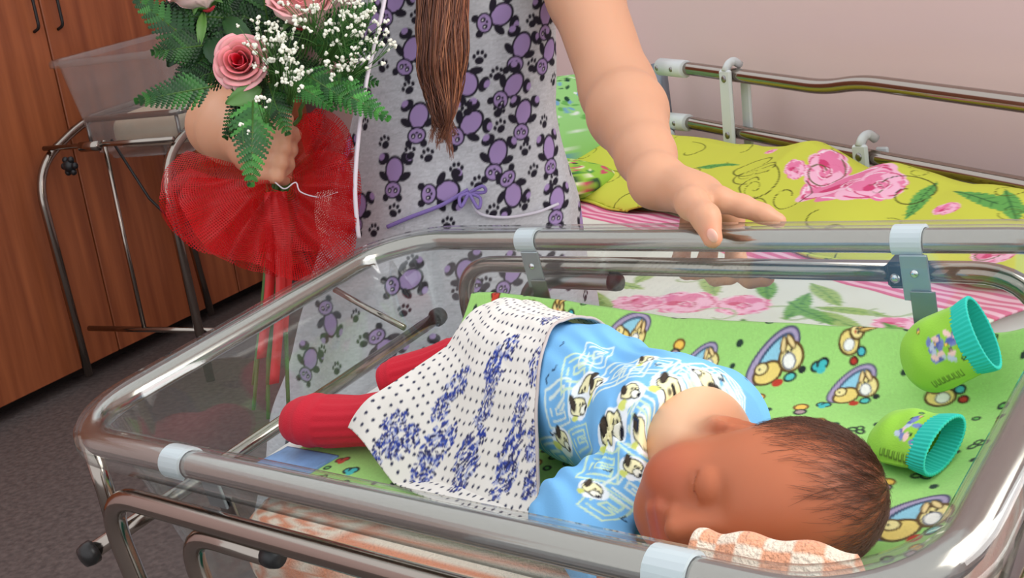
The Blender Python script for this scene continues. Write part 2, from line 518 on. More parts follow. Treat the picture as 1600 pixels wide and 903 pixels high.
M['flannel'] = mat_print('flannel_print', 0.95, bump=(700, 0.12), sheen=0.15)
M['skin'] = mat_print('skin', 0.5, sss=0.25, spec=0.4)
M['terry'] = mat_print('terry', 0.95, bump=(420, 0.9, 0.003), sheen=0.2)
M['white_cloth'] = mat_plain('white_cloth', (226, 226, 222), 0.9, bump=(300, 0.1))
M['red_knit'] = mat_plain('red_knit', (196, 20, 44), 0.9, sheen=0.04, bump=(900, 0.3))
M['teal_knit'] = mat_plain('teal_knit', (30, 196, 176), 0.85, sheen=0.1)
M['teal_cloth'] = mat_plain('teal_cloth', (36, 142, 120), 0.9, bump=(120, 0.2))
M['beige'] = mat_plain('beige', (206, 186, 162), 0.9, noise=(30, 0.1))
M['fern'] = mat_print('fern', 0.45, spec=0.4)
M['petal'] = mat_print('petal', 0.5, sss=0.1)
M['stem'] = mat_plain('stem', (70, 112, 48), 0.5, noise=(60, 0.25))
M['blossom'] = mat_plain('blossom', (238, 236, 220), 0.7)
M['net'] = mat_net('red_net', (200, 10, 16), 1.0, 0.34)
M['ribbon'] = mat_plain('ribbon', (212, 200, 208), 0.35)
M['red_ribbon'] = mat_plain('red_ribbon', (205, 40, 40), 0.4)
M['hair'] = mat_print('hair', 0.45, spec=0.5)
M['glass'] = mat_acrylic('window_glass', (0.98, 0.99, 1.0))
M['window_white'] = mat_plain('window_white', (230, 230, 230), 0.4)

# ------------------------------------------------------------------ the setting
BD = V(0.42, -0.907, 0); BD /= np.linalg.norm(BD)            # along the bed and the pink wall, towards the camera
BN = V(-BD[1] * -1, 0, 0)
BN = V(BD[1], -BD[0], 0)                                     # off the wall, into the room
RAIL0 = V(0.43, 2.50, 0)
def bed(s, t, z): return RAIL0 + BD * s + BN * t + V(0, 0, z)
def bed_hit(px, py, t):                                      # where a line of sight meets the upright plane t off the rails
    r = ray(px, py); o = CAMP - RAIL0
    return CAMP + r * ((t - o @ BN) / (r @ BN))
def slab(name, a, b, z0, z1, n, th, mat):                    # an upright wall from a to b, thickness away from the room
    a = np.asarray(a); b = np.asarray(b); d = (b - a); L = np.linalg.norm(d); d = d / L
    c = (a + b) / 2 - n * th / 2 + V(0, 0, (z0 + z1) / 2)
    v, f = box_geo(c, (d, n, V(0, 0, 1)), (L / 2, th / 2, (z1 - z0) / 2))
    return structure(MB().add(v, f).build(name, mat, smooth=False))
WT = -0.13                                                   # wall face, behind the rails
corner = None
WDIR = V(0.423, 0.906, 0); WDIR /= np.linalg.norm(WDIR); WNRM = V(WDIR[1], -WDIR[0], 0)
W_GAP = at_z(188, 549, 0.05); W_GAP[2] = 0
WB = W_GAP - WNRM * 0.62                                     # wall behind the wardrobe
A = np.array([[WDIR[0], BD[0]], [WDIR[1], BD[1]]])
P0 = bed(0, WT, 0)
sol = np.linalg.solve(np.array([[WDIR[0], -BD[0]], [WDIR[1], -BD[1]]]), (P0 - WB)[:2])
corner = WB + WDIR * sol[0]
fl = MB().add([(-6, -3, 0), (5, -3, 0), (5, 9, 0), (-6, 9, 0), (-6, -3, -.1), (5, -3, -.1), (5, 9, -.1), (-6, 9, -.1)],
              [(0, 1, 2, 3), (4, 7, 6, 5), (0, 4, 5, 1), (1, 5, 6, 2), (2, 6, 7, 3), (3, 7, 4, 0)])
structure(fl.build('floor', M['floor'], smooth=False))
s_end = 3.6
S0 = (corner - P0) @ BD
W0, W1, WZ0, WZ1 = 1.95, 3.25, 1.05, 2.45                      # window opening along the pink wall
def wall_piece(mb, s0, s1, z0, z1):
    a, b = bed(s0, WT, 0), bed(s1, WT, 0)
    c = (a + b) / 2 - BN * 0.1 + V(0, 0, (z0 + z1) / 2)
    v, f = box_geo(c, (BD, BN, V(0, 0, 1)), ((s1 - s0) / 2, 0.1, (z1 - z0) / 2)); mb.add(v, f)
mb = MB()
wall_piece(mb, S0 - 0.2, W0, 0, 2.8); wall_piece(mb, W0, W1, 0, WZ0); wall_piece(mb, W0, W1, WZ1, 2.8); wall_piece(mb, W1, s_end, 0, 2.8)
structure(mb.build('wall_back', M['wall_pink'], smooth=False))
slab('wall_left', WB - WDIR * 5.0, WB + WDIR * (sol[0]), 0, 2.8, WNRM, 0.15, M['wall_pink'])
wr = structure(thing('window_1', 'white framed window in the pink wall', 'window', bed((W0 + W1) / 2, WT, WZ0)))
del wr['label']; del wr['category']
mb = MB()
for s0, s1, z0, z1 in ((W0, W0 + .07, WZ0, WZ1), (W1 - .07, W1, WZ0, WZ1), (W0, W1, WZ0, WZ0 + .07), (W0, W1, WZ1 - .07, WZ1), ((W0 + W1) / 2 - .04, (W0 + W1) / 2 + .04, WZ0, WZ1)):
    c = bed((s0 + s1) / 2, WT - .08, (z0 + z1) / 2)
    mb.add(*box_geo(c, (BD, BN, V(0, 0, 1)), ((s1 - s0) / 2, .03, (z1 - z0) / 2), .006))
mb.build('window_frame', M['window_white'], wr, smooth=False)
for k in (0, 1):
    c = bed(W0 + .35 + k * .6, WT - .08, (WZ0 + WZ1) / 2)
    MB().add(*box_geo(c, (BD, BN, V(0, 0, 1)), (.28, .003, .63))).build('pane', M['glass'], wr, smooth=False)

# ------------------------------------------------------------------ wardrobe
GAPS = [-2.1, -1.4, -.7, 0, .75, 1.5]
wd = thing('wardrobe', 'tall reddish brown wooden wardrobe with plain doors along the left wall', 'wardrobe', W_GAP - WNRM * 0.3)
ax = (WDIR, WNRM, V(0, 0, 1))
def wp(s, n, z): return W_GAP + WDIR * s + WNRM * n + V(0, 0, z)
smid = (GAPS[0] + GAPS[-1]) / 2; L2 = (GAPS[-1] - GAPS[0]) / 2
MB().add(*box_geo(wp(smid, -.31, 1.155), ax, (L2, .285, 1.09), .004)).build('body', M['wood'], wd, False)
MB().add(*box_geo(wp(smid, -.34, .034), ax, (L2 - .02, .24, .033))).build('plinth', M['gap_shade'], wd, False)  # recessed plinth, coloured as the shade under the doors
for i in range(len(GAPS) - 1):
    g0, g1 = GAPS[i], GAPS[i + 1]
    d = MB().add(*box_geo(wp((g0 + g1) / 2, -.010, 1.14), ax, ((g1 - g0) / 2 - .0035, .010, 1.085), .003)).build('door', M['wood'], wd, False)
    hs = g1 - .055 if i % 2 == 0 else g0 + .055
    hp = [wp(hs, 0, 1.25), wp(hs, .028, 1.26), wp(hs, .028, 1.37), wp(hs, 0, 1.38)]
    MB().add(*tube_geo(round_path(hp, .02, 5), .0055, 8)).build('handle', M['dark_metal'], d)

# ------------------------------------------------------------------ the bassinet in front
def rrect(hx, hy, r, z, n=9):
    P = []
    for cx, cy, a0 in ((hx - r, hy - r, 0), (-hx + r, hy - r, 90), (-hx + r, -hy + r, 180), (hx - r, -hy + r, 270)):
        for k in range(n):
            a = math.radians(a0 + 90 * k / (n - 1)); P.append((cx + r * math.cos(a), cy + r * math.sin(a), z))
    return np.array(P)
def make_tub(to_world, hx, hy, depth, inset, mat, root, r=0.075, n=11):
    # outside profile then inside profile: (offset from the ring line, height)
    th = 0.0035
    prof = [(0.016, -0.010), (0.0175, 0.000), (0.0155, 0.008), (0.011, 0.0125), (0.0, 0.0135), (-0.008, 0.012), (-0.0125, 0.006), (-0.0145, -0.004)]
    for k in range(1, 9):
        s = k / 8; prof.append((-0.0145 - inset * s, -0.004 - (depth - 0.03) * s))
    for a in (0.35, 0.7, 1.0):
        prof.append((-0.0145 - inset - 0.03 * math.sin(a * math.pi / 2), -depth + 0.026 - 0.03 * (1 - math.cos(a * math.pi / 2)) + 0.0))
    prof = np.array(prof)
    tg = np.gradient(prof, axis=0); nr = np.stack([-tg[:, 1], tg[:, 0]], 1); nr /= np.linalg.norm(nr, axis=1)[:, None]
    inner = prof + nr * th                                   # underside and outside of the sheet
    loop = np.concatenate([prof, inner[::-1]])
    rings = []
    for o, z in loop:
        rings.append(to_world(rrect(hx + o, hy + o, max(0.02, r + o), z, n)))
    P = np.array(rings)
    m = P.shape[1]
    f = grid_faces(len(P), m, True, True)[:, ::-1].tolist()
    k = len(prof)
    # close the wrap-around at the flat bottom: floor discs instead of the joining strip
    f = f[: (k - 1) * m] + f[k * m:]
    f.append([(k - 1) * m + i for i in range(m)]); f.append([k * m + i for i in range(m - 1, -1, -1)])
    return MB().add(P.reshape(-1, 3), f).build('tub', mat, root)
HX, HY = TL / 2, TW / 2
base = T2W((0, 0, 0)); base[2] = 0
bas = thing('bassinet', 'clear acrylic newborn bassinet in a chrome tube frame, holding the sleeping baby', 'bassinet', base)
make_tub(T2W, HX, HY, 0.205, 0.030, M['acrylic'], bas)
MB().add(*tube_geo(T2W(rrect(HX, HY, 0.07, 0.0, 12)), 0.0098, 16, closed=True)).build('rim_tube', M['steel'], bas)
fr = 0.0088
GX = 0.275
def ground(p):                                             # straight down to just above the floor
    q = np.array(p, float); q[2] = 0.10; return q
for sy in (-1, 1):
    yy = sy * 0.226; zz = -0.033
    a0 = T2W((-GX - 0.012, yy, zz)); a1 = T2W((GX + 0.03 if sy < 0 else 0.2, yy, zz))
    lo0 = T2W((-GX - 0.02, yy, -0.20)); 
    path = [ground(lo0), lo0, a0, a1]
    rad = [0, .05, .055, .0]
    if sy < 0:
        lo1 = T2W((GX + 0.03, yy, -0.20)); path += [lo1, ground(lo1)]; rad = [0, .05, .055, .055, .05, 0]
    MB().add(*tube_geo(round_path(path, rad, 10), fr, 14)).build('side_frame', M['steel'], bas)
    # short hooked support tube with a black end plug
    ys = sy * 0.219; zs = -0.056 if sy < 0 else -0.047
    xe = -0.093 if sy < 0 else -0.083
    hp = [ground(T2W((-0.205, ys, -0.24))), T2W((-0.205, ys, -0.24)), T2W((-0.2, ys, zs)), T2W((xe, ys, zs))]
    MB().add(*tube_geo(round_path(hp, [0, .05, .045, 0], 9), 0.0082, 14)).build('support_tube', M['steel'] if sy < 0 else M['steel_dull'], bas)
    e0 = T2W((xe - 0.004, ys, zs)); e1 = T2W((xe + 0.007, ys, zs))
    MB().add(*tube_geo([e0, (e0 + e1) / 2, e1], [.0086, .0088, .0078], 14)).build('end_plug', M['black_plastic'], bas)
# far right standing leg and its bracket
lo1 = T2W((0.33, 0.226, -0.2))
MB().add(*tube_geo(round_path([T2W((0.205, 0.226, -.033)), T2W((.285, .226, -.033)), lo1, ground(lo1)], [0, .05, .05, 0], 8), fr, 14)).build('side_frame', M['steel'], bas)
br = MB().add(*box_geo(T2W((0.196, 0.226, -.033)), AXT, (.014, .011, .0115), .003)).build('bracket', M['dark_metal'], bas)
MB().add(*sphere_geo(T2W((0.190, 0.214, -.034)), (.0045, .003, .0045), 6, 10, AXT)).build('screw', M['screw'], br)
# crossbars and the pivot bolts
def bolt(name, p, axis, r, parent):
    p = np.asarray(p); axis = np.asarray(axis) / np.linalg.norm(axis)
    return MB().add(*tube_geo([p - axis * .006, p, p + axis * .005, p + axis * .007], [r, r, r * .85, r * .3], 14)).build(name, M['dark_metal'], parent)
for sx in (-1, 1):
    xb = sx * 0.345
    cb = MB().add(*tube_geo(T2W([(xb, -0.228, -.102), (xb, 0, -.102), (xb, 0.228, -.102)]), 0.0072, 12)).build('crossbar', M['steel'], bas)
    for sy in (-1, 1):
        bolt('bolt', T2W((xb, sy * .232, -.102)), TR[:, 1] * sy, .0105, cb)
for sx, sy in ((-1, -1), (1, 1)):
    MB().add(*tube_geo(T2W([(sx * .335, sy * .196, -.004), (sx * .338, sy * .2, -.06), (sx * .342, sy * .205, -.11)]), .0075, 12)).build('corner_post', M['steel'], bas)
# diagonal brace behind the foot end
MB().add(*tube_geo([at(523, 452, 1.22), at(575, 482, 1.2), at(632, 512, 1.17)], .0035, 8)).build('brace', M['steel'], bas)
# rim clips
def clip(x, sy):
    ro, ri, hw = 0.0128, 0.0104, 0.0115
    P = []
    for xx in (-hw, hw):
        for r_ in (ro, ri):
            P.append([(x + xx, sy * HY + sy * r_ * math.sin(t), r_ * math.cos(t)) for t in np.radians(np.linspace(-125, 125, 16))])
    P = np.array(P)[[0, 2, 3, 1]]                            # loop round the band's section
    v = T2W(P.reshape(-1, 3)); n, m = 4, P.shape[1]
    f = grid_faces(n, m, True, False).tolist() + [[0, m, 2 * m, 3 * m], [m - 1, 4 * m - 1, 3 * m - 1, 2 * m - 1]]
    if sy > 0: f = [q[::-1] for q in f]
    c = MB().add(v, f).build('clip', M['clip_plastic'], bas, True)
    m_ = c.data
    m_.polygons.foreach_set('use_smooth', np.zeros(len(m_.polygons), bool))
    yi = sy * (HY - 0.0120)
    tl = 0.10
    pax = (TR[:, 0], (TR[:, 1] * math.cos(tl) + sy * TR[:, 2] * math.sin(tl)), (TR[:, 2] * math.cos(tl) - sy * TR[:, 1] * math.sin(tl)) * 1.0)
    pc = T2W((x + .005, yi, -.026))
    MB().add(*box_geo(pc, AXT, (.0105, .0013, .019), .0006)).build('clip_plate', M['clip_metal'], c, False)
    MB().add(*sphere_geo(T2W((x + .005, yi - sy * .0016, -.022)), (.0035, .002, .0035), 6, 12, AXT)).build('screw', M['screw'], c)
    MB().add(*box_geo(T2W((x + .010, yi - sy * .003, -.062)), AXT, (.0095, .001, .026), .0004)).build('strap', M['steel_dull'], c, False)
for x, sy in ((-0.165, 1), (0.207, 1), (-0.178, -1), (0.232, -1)): clip(x, sy)
# lower frame: floor runners, castors and the shelf tray
for sy in (-1, 1):
    pL = T2W((-GX - 0.02, sy * .226, -.2)); pR = T2W((0.31, sy * .226, -.2))
    a, b = V(pL[0], pL[1], .105), V(pR[0], pR[1], .105)
    MB().add(*tube_geo([a, (a + b) / 2, b], .011, 12)).build('runner', M['steel'], bas)
    for p in (a, b):
        cst = MB().add(*tube_geo([p - V(.012, 0, .065), p - V(0, 0, .065), p + V(.012, 0, -.065)], .04, 18)).build('castor', M['black_plastic'], bas)
        MB().add(*box_geo(p - V(0, 0, .04), AXW, (.018, .012, .04), .003)).build('fork', M['steel_dull'], cst, False)
hd = V(TR[0, 0], TR[1, 0], 0); hd /= np.linalg.norm(hd); hn = V(-hd[1], hd[0], 0)
shc = V(TC[0] + .02, TC[1] + .02, 0.60)
MB().add(*box_geo(shc, (hd, hn, V(0, 0, 1)), (.30, .20, .006), .003)).build('shelf', M['white_plastic'], bas, False)
for q in (-1, 1):
    MB().add(*tube_geo([shc + hn * .225 * q - hd * .29, shc + hn * .225 * q, shc + hn * .225 * q + hd * .32], .006, 10)).build('shelf_bar', M['steel'], bas)
# teal cloth folded on the shelf
def folded(name, c, half, mat, ax, layers=3):
    root = None; mb = MB()
    for k in range(layers):
        h = half[2] / layers
        cc = c + V(0, 0, (2 * k + 1) * h)
        j = .004 * math.sin(k * 2.1)
        mb.add(*box_geo(cc + ax[0] * j, ax, (half[0] - .004 * (k % 2), half[1] - .003 * ((k + 1) % 2), h * .93), min(h * .6, .006)))
    return mb.build(name, mat)
o = folded('folded_cloth', shc + V(0, 0, .006) - hd * .17 - hn * .02, (.10, .14, .03), M['teal_cloth'], (hd, hn, V(0, 0, 1)))
tag(o, 'folded teal cloth on the shelf under the near bassinet', 'cloth')

# ------------------------------------------------------------------ bedding in the tub
ZM = -0.100
def checks(u, v, cell, c0, c1):
    k = (np.floor(u / cell) + np.floor(v / cell)) % 2
    e = np.minimum(np.abs((u / cell) % 1 - .5), np.abs((v / cell) % 1 - .5))
    return np.where(k[..., None] > 0, lin(c0), lin(c1))
def cushion(hx, hy, z0, z1, cx, cy, nu=90, nv=60, pw=8.0, edge=.02):
    # closed pillow-like pad in tub coordinates: top and bottom sheets sharing a rounded rim
    th = np.linspace(-math.pi / 2, math.pi / 2, nv)[:, None]; ph = (np.arange(nu) * 2 * math.pi / nu)[None]
    def sp(w, m): return np.sign(w) * np.abs(w) ** m
    cx_ = hx * sp(np.cos(th), .25) * sp(np.cos(ph), .32); cy_ = hy * sp(np.cos(th), .25) * sp(np.sin(ph), .32)
    cz_ = (z0 + z1) / 2 + (z1 - z0) / 2 * sp(np.sin(th), .6) * np.ones_like(ph)
    return np.stack([cx + cx_, cy + cy_, cz_], -1)
P = cushion(.292, .165, -.190, ZM - .004, .012, .0)
P[..., 0] += np.clip(P[..., 1], -1, 1) * .03 * (P[..., 0] < -.1)
cc = checks(P[..., 0], P[..., 1] + P[..., 2], .016, (238, 150, 112), (246, 226, 206))
mt = grid_mesh('mattress', T2W(P), M['terry'], None, cc, False, True)
tag(mt, 'baby mattress in an orange and cream checked terry cover inside the near bassinet', 'mattress')
MB().add(*box_geo(T2W((0, -.164, -.16)), AXT, (.03, .001, .012), .0005)).build('side_label', M['white_cloth'], mt, False)

# body of the baby as simple bones in tub space, shared by the drape of the cloths
HEADC = V(.202, -.0756, -.0520)
def unit(v): return v / np.linalg.norm(v)
hu = unit(V(.987, .009, .162)); hv = unit(V(-.037, -.959, .280)); hw = unit(V(-.158, .282, .946))
def hd_(u, v, w): return HEADC + hu * u + hv * v + hw * w
BONES = [  # a, b, ra, rb
    (V(.125, -.018, -.054), V(.02, .018, -.050), .046, .047),
    (V(.02, .018, -.050), V(-.085, .045, -.044), .047, .046),
    (V(-.085, .03, -.05), V(-.165, -.022, -.066), .040, .030),
    (V(-.085, .065, -.048), V(-.125, .095, -.046), .040, .034),
    (V(-.125, .095, -.046), V(-.195, .062, -.066), .031, .022),
    (V(-.165, -.022, -.066), V(-.235, -.038, -.076), .026, .020),
]
ARM = [(V(.120, -.050, -.058), V(.078, -.098, -.074), .027, .024), (V(.078, -.098, -.074), V(.125, -.132, -.078), .024, .018)]
def body_top(x, y, bones, grow=.004):
    h = np.full(x.shape, ZM)
    for a, b, ra, rb in bones:
        ab = (b - a)[:2]; t = np.clip(((x - a[0]) * ab[0] + (y - a[1]) * ab[1]) / (ab @ ab), 0, 1)
        d = np.hypot(x - a[0] - t * ab[0], y - a[1] - t * ab[1]); r = ra + (rb - ra) * t + grow
        hh = a[2] + (b[2] - a[2]) * t + np.sqrt(np.maximum(r * r - d * d, 0))
        h = np.where(d < r, np.maximum(h, hh), h)
    return h
def blur(h, n):
    for _ in range(n):
        p = np.pad(h, 1, mode='edge')
        h = (p[:-2, 1:-1] + p[2:, 1:-1] + p[1:-1, :-2] + p[1:-1, 2:] + 2 * p[1:-1, 1:-1]) / 6
    return h
def drape(h, slope, step, n):
    for _ in range(n):
        p = np.pad(h, 1, mode='edge') - slope * step
        h = np.maximum.reduce([h, p[:-2, 1:-1], p[2:, 1:-1], p[1:-1, :-2], p[1:-1, 2:]])
    return h

# green flannel sheet
def green_h(x, y):
    z = ZM + .003 + .0012 * smooth_noise(np.stack([x, y], -1), 40, 3) + .0015 * smooth_noise(np.stack([x, y], -1), 18, 8)
    far = np.clip((y - .120) / .062, 0, 1); z = z + (.033 + .017 * np.clip(-x / .2, 0, 1)) * far ** 1.6
    rt_ = np.clip((x - .262) / .06, 0, 1); z = z + .032 * rt_ ** 1.8 * (1 - .2 * far)
    return z
nx, ny = 470, 300
gx = np.linspace(-.262, .318, nx); gy = np.linspace(-.118, .186, ny)
X, Y = np.meshgrid(gx, gy, indexing='ij')
X2 = X + .022 * np.clip((Y - .0) / .18, -1, 1) * np.clip(-X / .26, 0, 1) ** 2 + .004 * np.sin(Y * 40) * (np.clip(-X / .26, 0, 1) ** 6)
PG = np.stack([X2, Y, green_h(X2, Y)], -1)
PGW = T2W(PG)
gpx = project(PGW)
def uv_near(pxgrid, u, v, px, py):
    d = (pxgrid[..., 0] - px) ** 2 + (pxgrid[..., 1] - py) ** 2
    i = np.unravel_index(np.argmin(d), d.shape)
    return u[i], v[i]
cv = Canvas(-.28, .34, -.18, .20, 1500, (164, 216, 120))
OUT = (34, 40, 40)
def duck_egg(cv, u, v, k, ang, mir=1):
    s = Stamp(cv, u, v, k, ang, mir)
    s.o(-.15, .15, 1.15, .62, (176, 160, 190), (78, 68, 104), .08, .5)
    s.o(-.05, .2, .8, .4, (150, 206, 226), (60, 80, 110), .1, .5)
    s.o(-.45, -.3, .52, .42, (244, 214, 120), (90, 64, 30), .1, .2)
    s.o(.45, -.1, .42, .5, (246, 226, 150), (100, 70, 30), .1, -.2)
    s.o(.35, -.2, .22, .3, (250, 246, 236), (120, 120, 130), .06)
    s.o(.30, .42, .10, .26, (244, 214, 150), (100, 70, 30), .06, -.35); s.o(.58, .40, .10, .26, (244, 214, 150), (100, 70, 30), .06, .25)
    s.o(-.62, -.02, .24, .22, (248, 230, 160), (90, 64, 30), .07); s.e(-.68, 0, .045, .05, OUT); s.e(.38, .14, .05, .06, OUT); s.e(.52, .14, .05, .06, OUT)
    s.e(-.2, -.85, .2, .16, (196, 60, 40)); s.o(.25, -.8, .2, .16, (90, 200, 190), OUT, .08)
    s.e(.7, -.7, .14, .14, OUT)
def bunny(cv, u, v, k, ang, mir=1):
    s = Stamp(cv, u, v, k, ang, mir)
    s.o(0, -.25, .62, .48, (246, 220, 130), (88, 62, 28), .12)
    s.o(.1, -.3, .3, .28, (250, 248, 240), (130, 120, 110), .06)
    s.o(-.25, .3, .4, .34, (248, 226, 150), (88, 62, 28), .12)
    s.o(-.5, .75, .14, .42, (240, 200, 110), (88, 62, 28), .1, .4); s.o(-.05, .8, .14, .42, (240, 200, 110), (88, 62, 28), .1, -.3)
    s.e(-.35, .34, .08, .08, OUT); s.e(-.14, .32, .08, .08, OUT); s.e(-.25, .2, .08, .06, (200, 80, 60))
    s.o(.75, .1, .22, .2, (80, 190, 200), OUT, .1); s.o(.95, -.4, .2, .18, (190, 60, 44), (70, 20, 16), .1)
def small_mark(cv, u, v, k, kind, ang):
    s = Stamp(cv, u, v, k, ang)
    if kind == 0: s.o(0, 0, .8, .65, (110, 190, 90), OUT, .5)
    elif kind == 1:
        s.e(0, 0, .75, .75, (40, 60, 50))
    elif kind == 2:
        s.o(-.35, .2, .6, .55, (70, 190, 190), OUT, .3); s.o(.35, .2, .6, .55, (70, 190, 190), OUT, .3); s.e(0, -.35, .5, .5, (70, 190, 190))
    elif kind == 3:
        s.o(-.4, .2, .55, .5, (206, 70, 50), (90, 24, 18), .25); s.o(.4, .2, .55, .5, (206, 70, 50), (90, 24, 18), .25); s.e(0, -.4, .5, .5, (206, 70, 50))
    elif kind == 4:
        s.o(-.5, 0, .55, .4, (150, 210, 110), OUT, .35, .5); s.o(.5, 0, .55, .4, (150, 210, 110), OUT, .35, -.5); s.o(0, .6, .4, .4, (150, 210, 110), OUT, .3)
    else:
        s.o(0, .5, .7, .6, (250, 200, 90), (120, 70, 30), .25); s.o(0, -.5, .6, .5, (180, 150, 150), OUT, .25)
big = [(1215, 563, .030, .55, 0), (1338, 606, .024, .45, 0), (985, 522, .024, -.1, 0), (1095, 568, .022, .5, 0), (1432, 812, .032, .5, 0), (875, 492, .022, 0, 1), (1335, 530, .020, -.9, 1), (1470, 612, .022, .1, 1), (720, 700, .022, .1, 1), (1330, 715, .015, .4, 1)]
bigs = []
for px, py, k, a, kind in big:
    u, v = uv_near(gpx, X, Y, px, py)
    (duck_egg if kind == 0 else bunny)(cv, u, v, k * .78, a); bigs.append((u, v, k))
for i in range(900):
    u, v = random.uniform(-.26, .32), random.uniform(-.16, .19)
    if any(math.hypot(u - a, v - b) < c * 1.05 + .002 for a, b, c in bigs): continue
    bigs.append((u, v, .011))
    kd = random.choice([0, 1, 1, 0, 2, 3, 4, 5, 0, 1]); small_mark(cv, u, v, random.uniform(.0036, .0052) * (1.5 if kd > 1 else .85), kd, random.uniform(-.6, .6))
cv.noise(.03, 2, 2)
gs = grid_mesh('flannel_sheet', PGW, M['flannel'], None, cv.sample(X, Y), flip=True)
solidify(gs, .0025, -1)
tag(gs, 'green flannel sheet printed with chicks and rabbits, spread under the baby', 'sheet')

# white disposable pad under the feet
gxp, gyp = np.meshgrid(np.linspace(-.315, -.205, 40), np.linspace(-.072, .112, 60), indexing='ij')
PP = np.stack([gxp + .03 * (gyp / .1) * .3, gyp, ZM + .001 + .002 * smooth_noise(np.stack([gxp, gyp], -1), 60, 5) - .35 * np.clip(-.284 - gxp, 0, 1)], -1)
o = grid_mesh('absorbent_pad', T2W(PP), M['white_cloth'], flip=True); solidify(o, .004)
tag(o, 'white absorbent pad under the baby\'s red socks', 'pad')
gxp, gyp = np.meshgrid(np.linspace(-.292, -.222, 30), np.linspace(-.110, -.052, 30), indexing='ij')
PP = np.stack([gxp + .2 * (gyp + .08), gyp, ZM + .005 + .002 * smooth_noise(np.stack([gxp, gyp], -1), 60, 9)], -1)
o = grid_mesh('wipes_packet', T2W(PP), mat_plain('packet_blue', (120, 160, 205), .4, noise=(60, .5)), flip=True); solidify(o, .007)
tag(o, 'pale blue packet lying at the foot end of the near bassinet', 'packet')

# rolled checked towel at the near wall, beside the baby's face
ca_ = spline([tub_y(1078, 850, -.152), tub_y(1140, 855, -.152), tub_y(1235, 868, -.150), tub_y(1345, 890, -.142)], 60)
t_, U_, W_ = frames(ca_)
aa = np.linspace(0, 2 * math.pi, 40, endpoint=False)
rr = .0135 * (1 + .18 * np.sin(2 * aa + .6))[None] * (1 + .08 * np.sin(np.linspace(0, 19, 60)))[:, None]
rr = rr * np.minimum(1, np.sin(np.linspace(0.12, math.pi - .12, 60)) * 4)[:, None]
PR = ca_[:, None] + rr[..., None] * (np.cos(aa)[None, :, None] * U_[:, None] + np.sin(aa)[None, :, None] * W_[:, None] * 1.25)
PR[..., 2] -= .012
ul = np.linspace(0, .17, 60)[:, None] * np.ones((1, 40)); vl = (aa * .014)[None] * np.ones((60, 1))
o = grid_mesh('rolled_towel', T2W(PR), M['terry'], None, checks(ul, vl, .023, (236, 168, 132), (246, 226, 204)), False, True)
tag(o, 'orange and cream checked terry towel rolled up against the baby\'s face', 'towel')

# ------------------------------------------------------------------ the baby
SK = (222, 160, 122)
baby = thing('person', 'sleeping newborn baby with thin brown hair in a blue shirt and red socks', 'baby', T2W((0.05, 0, ZM)))
B = SDF((-.02, -.165, -.105), (.315, .09, .03), .0016)
B.ell(hd_(.020, -.010, 0), (.053, .056, .045), (hu, hv, hw), .01)
B.ell(hd_(-.012, .014, 0), (.048, .038, .041), (hu, hv, hw), .02)
for s in (-1, 1):
    B.ell(hd_(-.032, .028, s * .022), (.022, .020, .019), (hu, hv, hw), .014)
B.ell(hd_(-.044, .006, 0), (.024, .030, .031), (hu, hv, hw), .016)
B.ell(hd_(-.053, .030, 0), (.012, .013, .015), (hu, hv, hw), .012)
for s in (-1, 1):
    B.ell(hd_(-.002, .053, s * .019), (.010, .008, .012), (hu, hv, hw), .012, cut=True)
    B.ell(hd_(-.004, .040, s * .019), (.0105, .0095, .0125), (hu, hv, hw), .004)
    B.cone(hd_(-.0085, .0495, s * .008), hd_(-.0085, .0435, s * .030), .0011, .0009, .002, cut=True)
B.cone(hd_(.000, .046, 0), hd_(-.020, .0565, 0), .0055, .0072, .009)
for s in (-1, 1): B.ell(hd_(-.0225, .052, s * .0068), .0046, k=.004)
B.cone(hd_(-.033, .050, -.010), hd_(-.033, .050, .010), .0042, .0042, .005)
B.cone(hd_(-.041, .047, -.008), hd_(-.041, .047, .008), .0042, .0042, .005)
B.cone(hd_(-.037, .0545, -.012), hd_(-.037, .0545, .012), .0010, .0010, .002, cut=True)
for s in (-1, 1):
    ec = hd_(-.014, -.016, s * .0400)
    ring = [ec + hu * (.0140 * math.cos(t)) + hv * (.0085 * math.sin(t)) + hw * s * (.0025 + .003 * math.cos(t - 2.6)) for t in np.linspace(.5, 5.9, 12)]
    for i in range(11): B.cone(ring[i], ring[i + 1], .0026, .0026, .002)
    B.ell(ec, (.010, .006, .003), (hu, hv, hw), .004)
    B.ell(ec + hu * -.014 + hv * .004, .0045, k=.004)
    B.ell(ec + hw * s * .005 + hu * .002, (.007, .004, .003), (hu, hv, hw), .003, cut=True)
B.cone(hd_(-.030, -.014, 0), V(.118, -.020, -.048), .033, .040, .02)
for a, b, ra, rb in BONES[:1]: B.cone(a, b, ra - .006, rb - .006, .02)
for a, b, ra, rb in ARM: B.cone(a, b, ra - .006, rb - .005, .01)
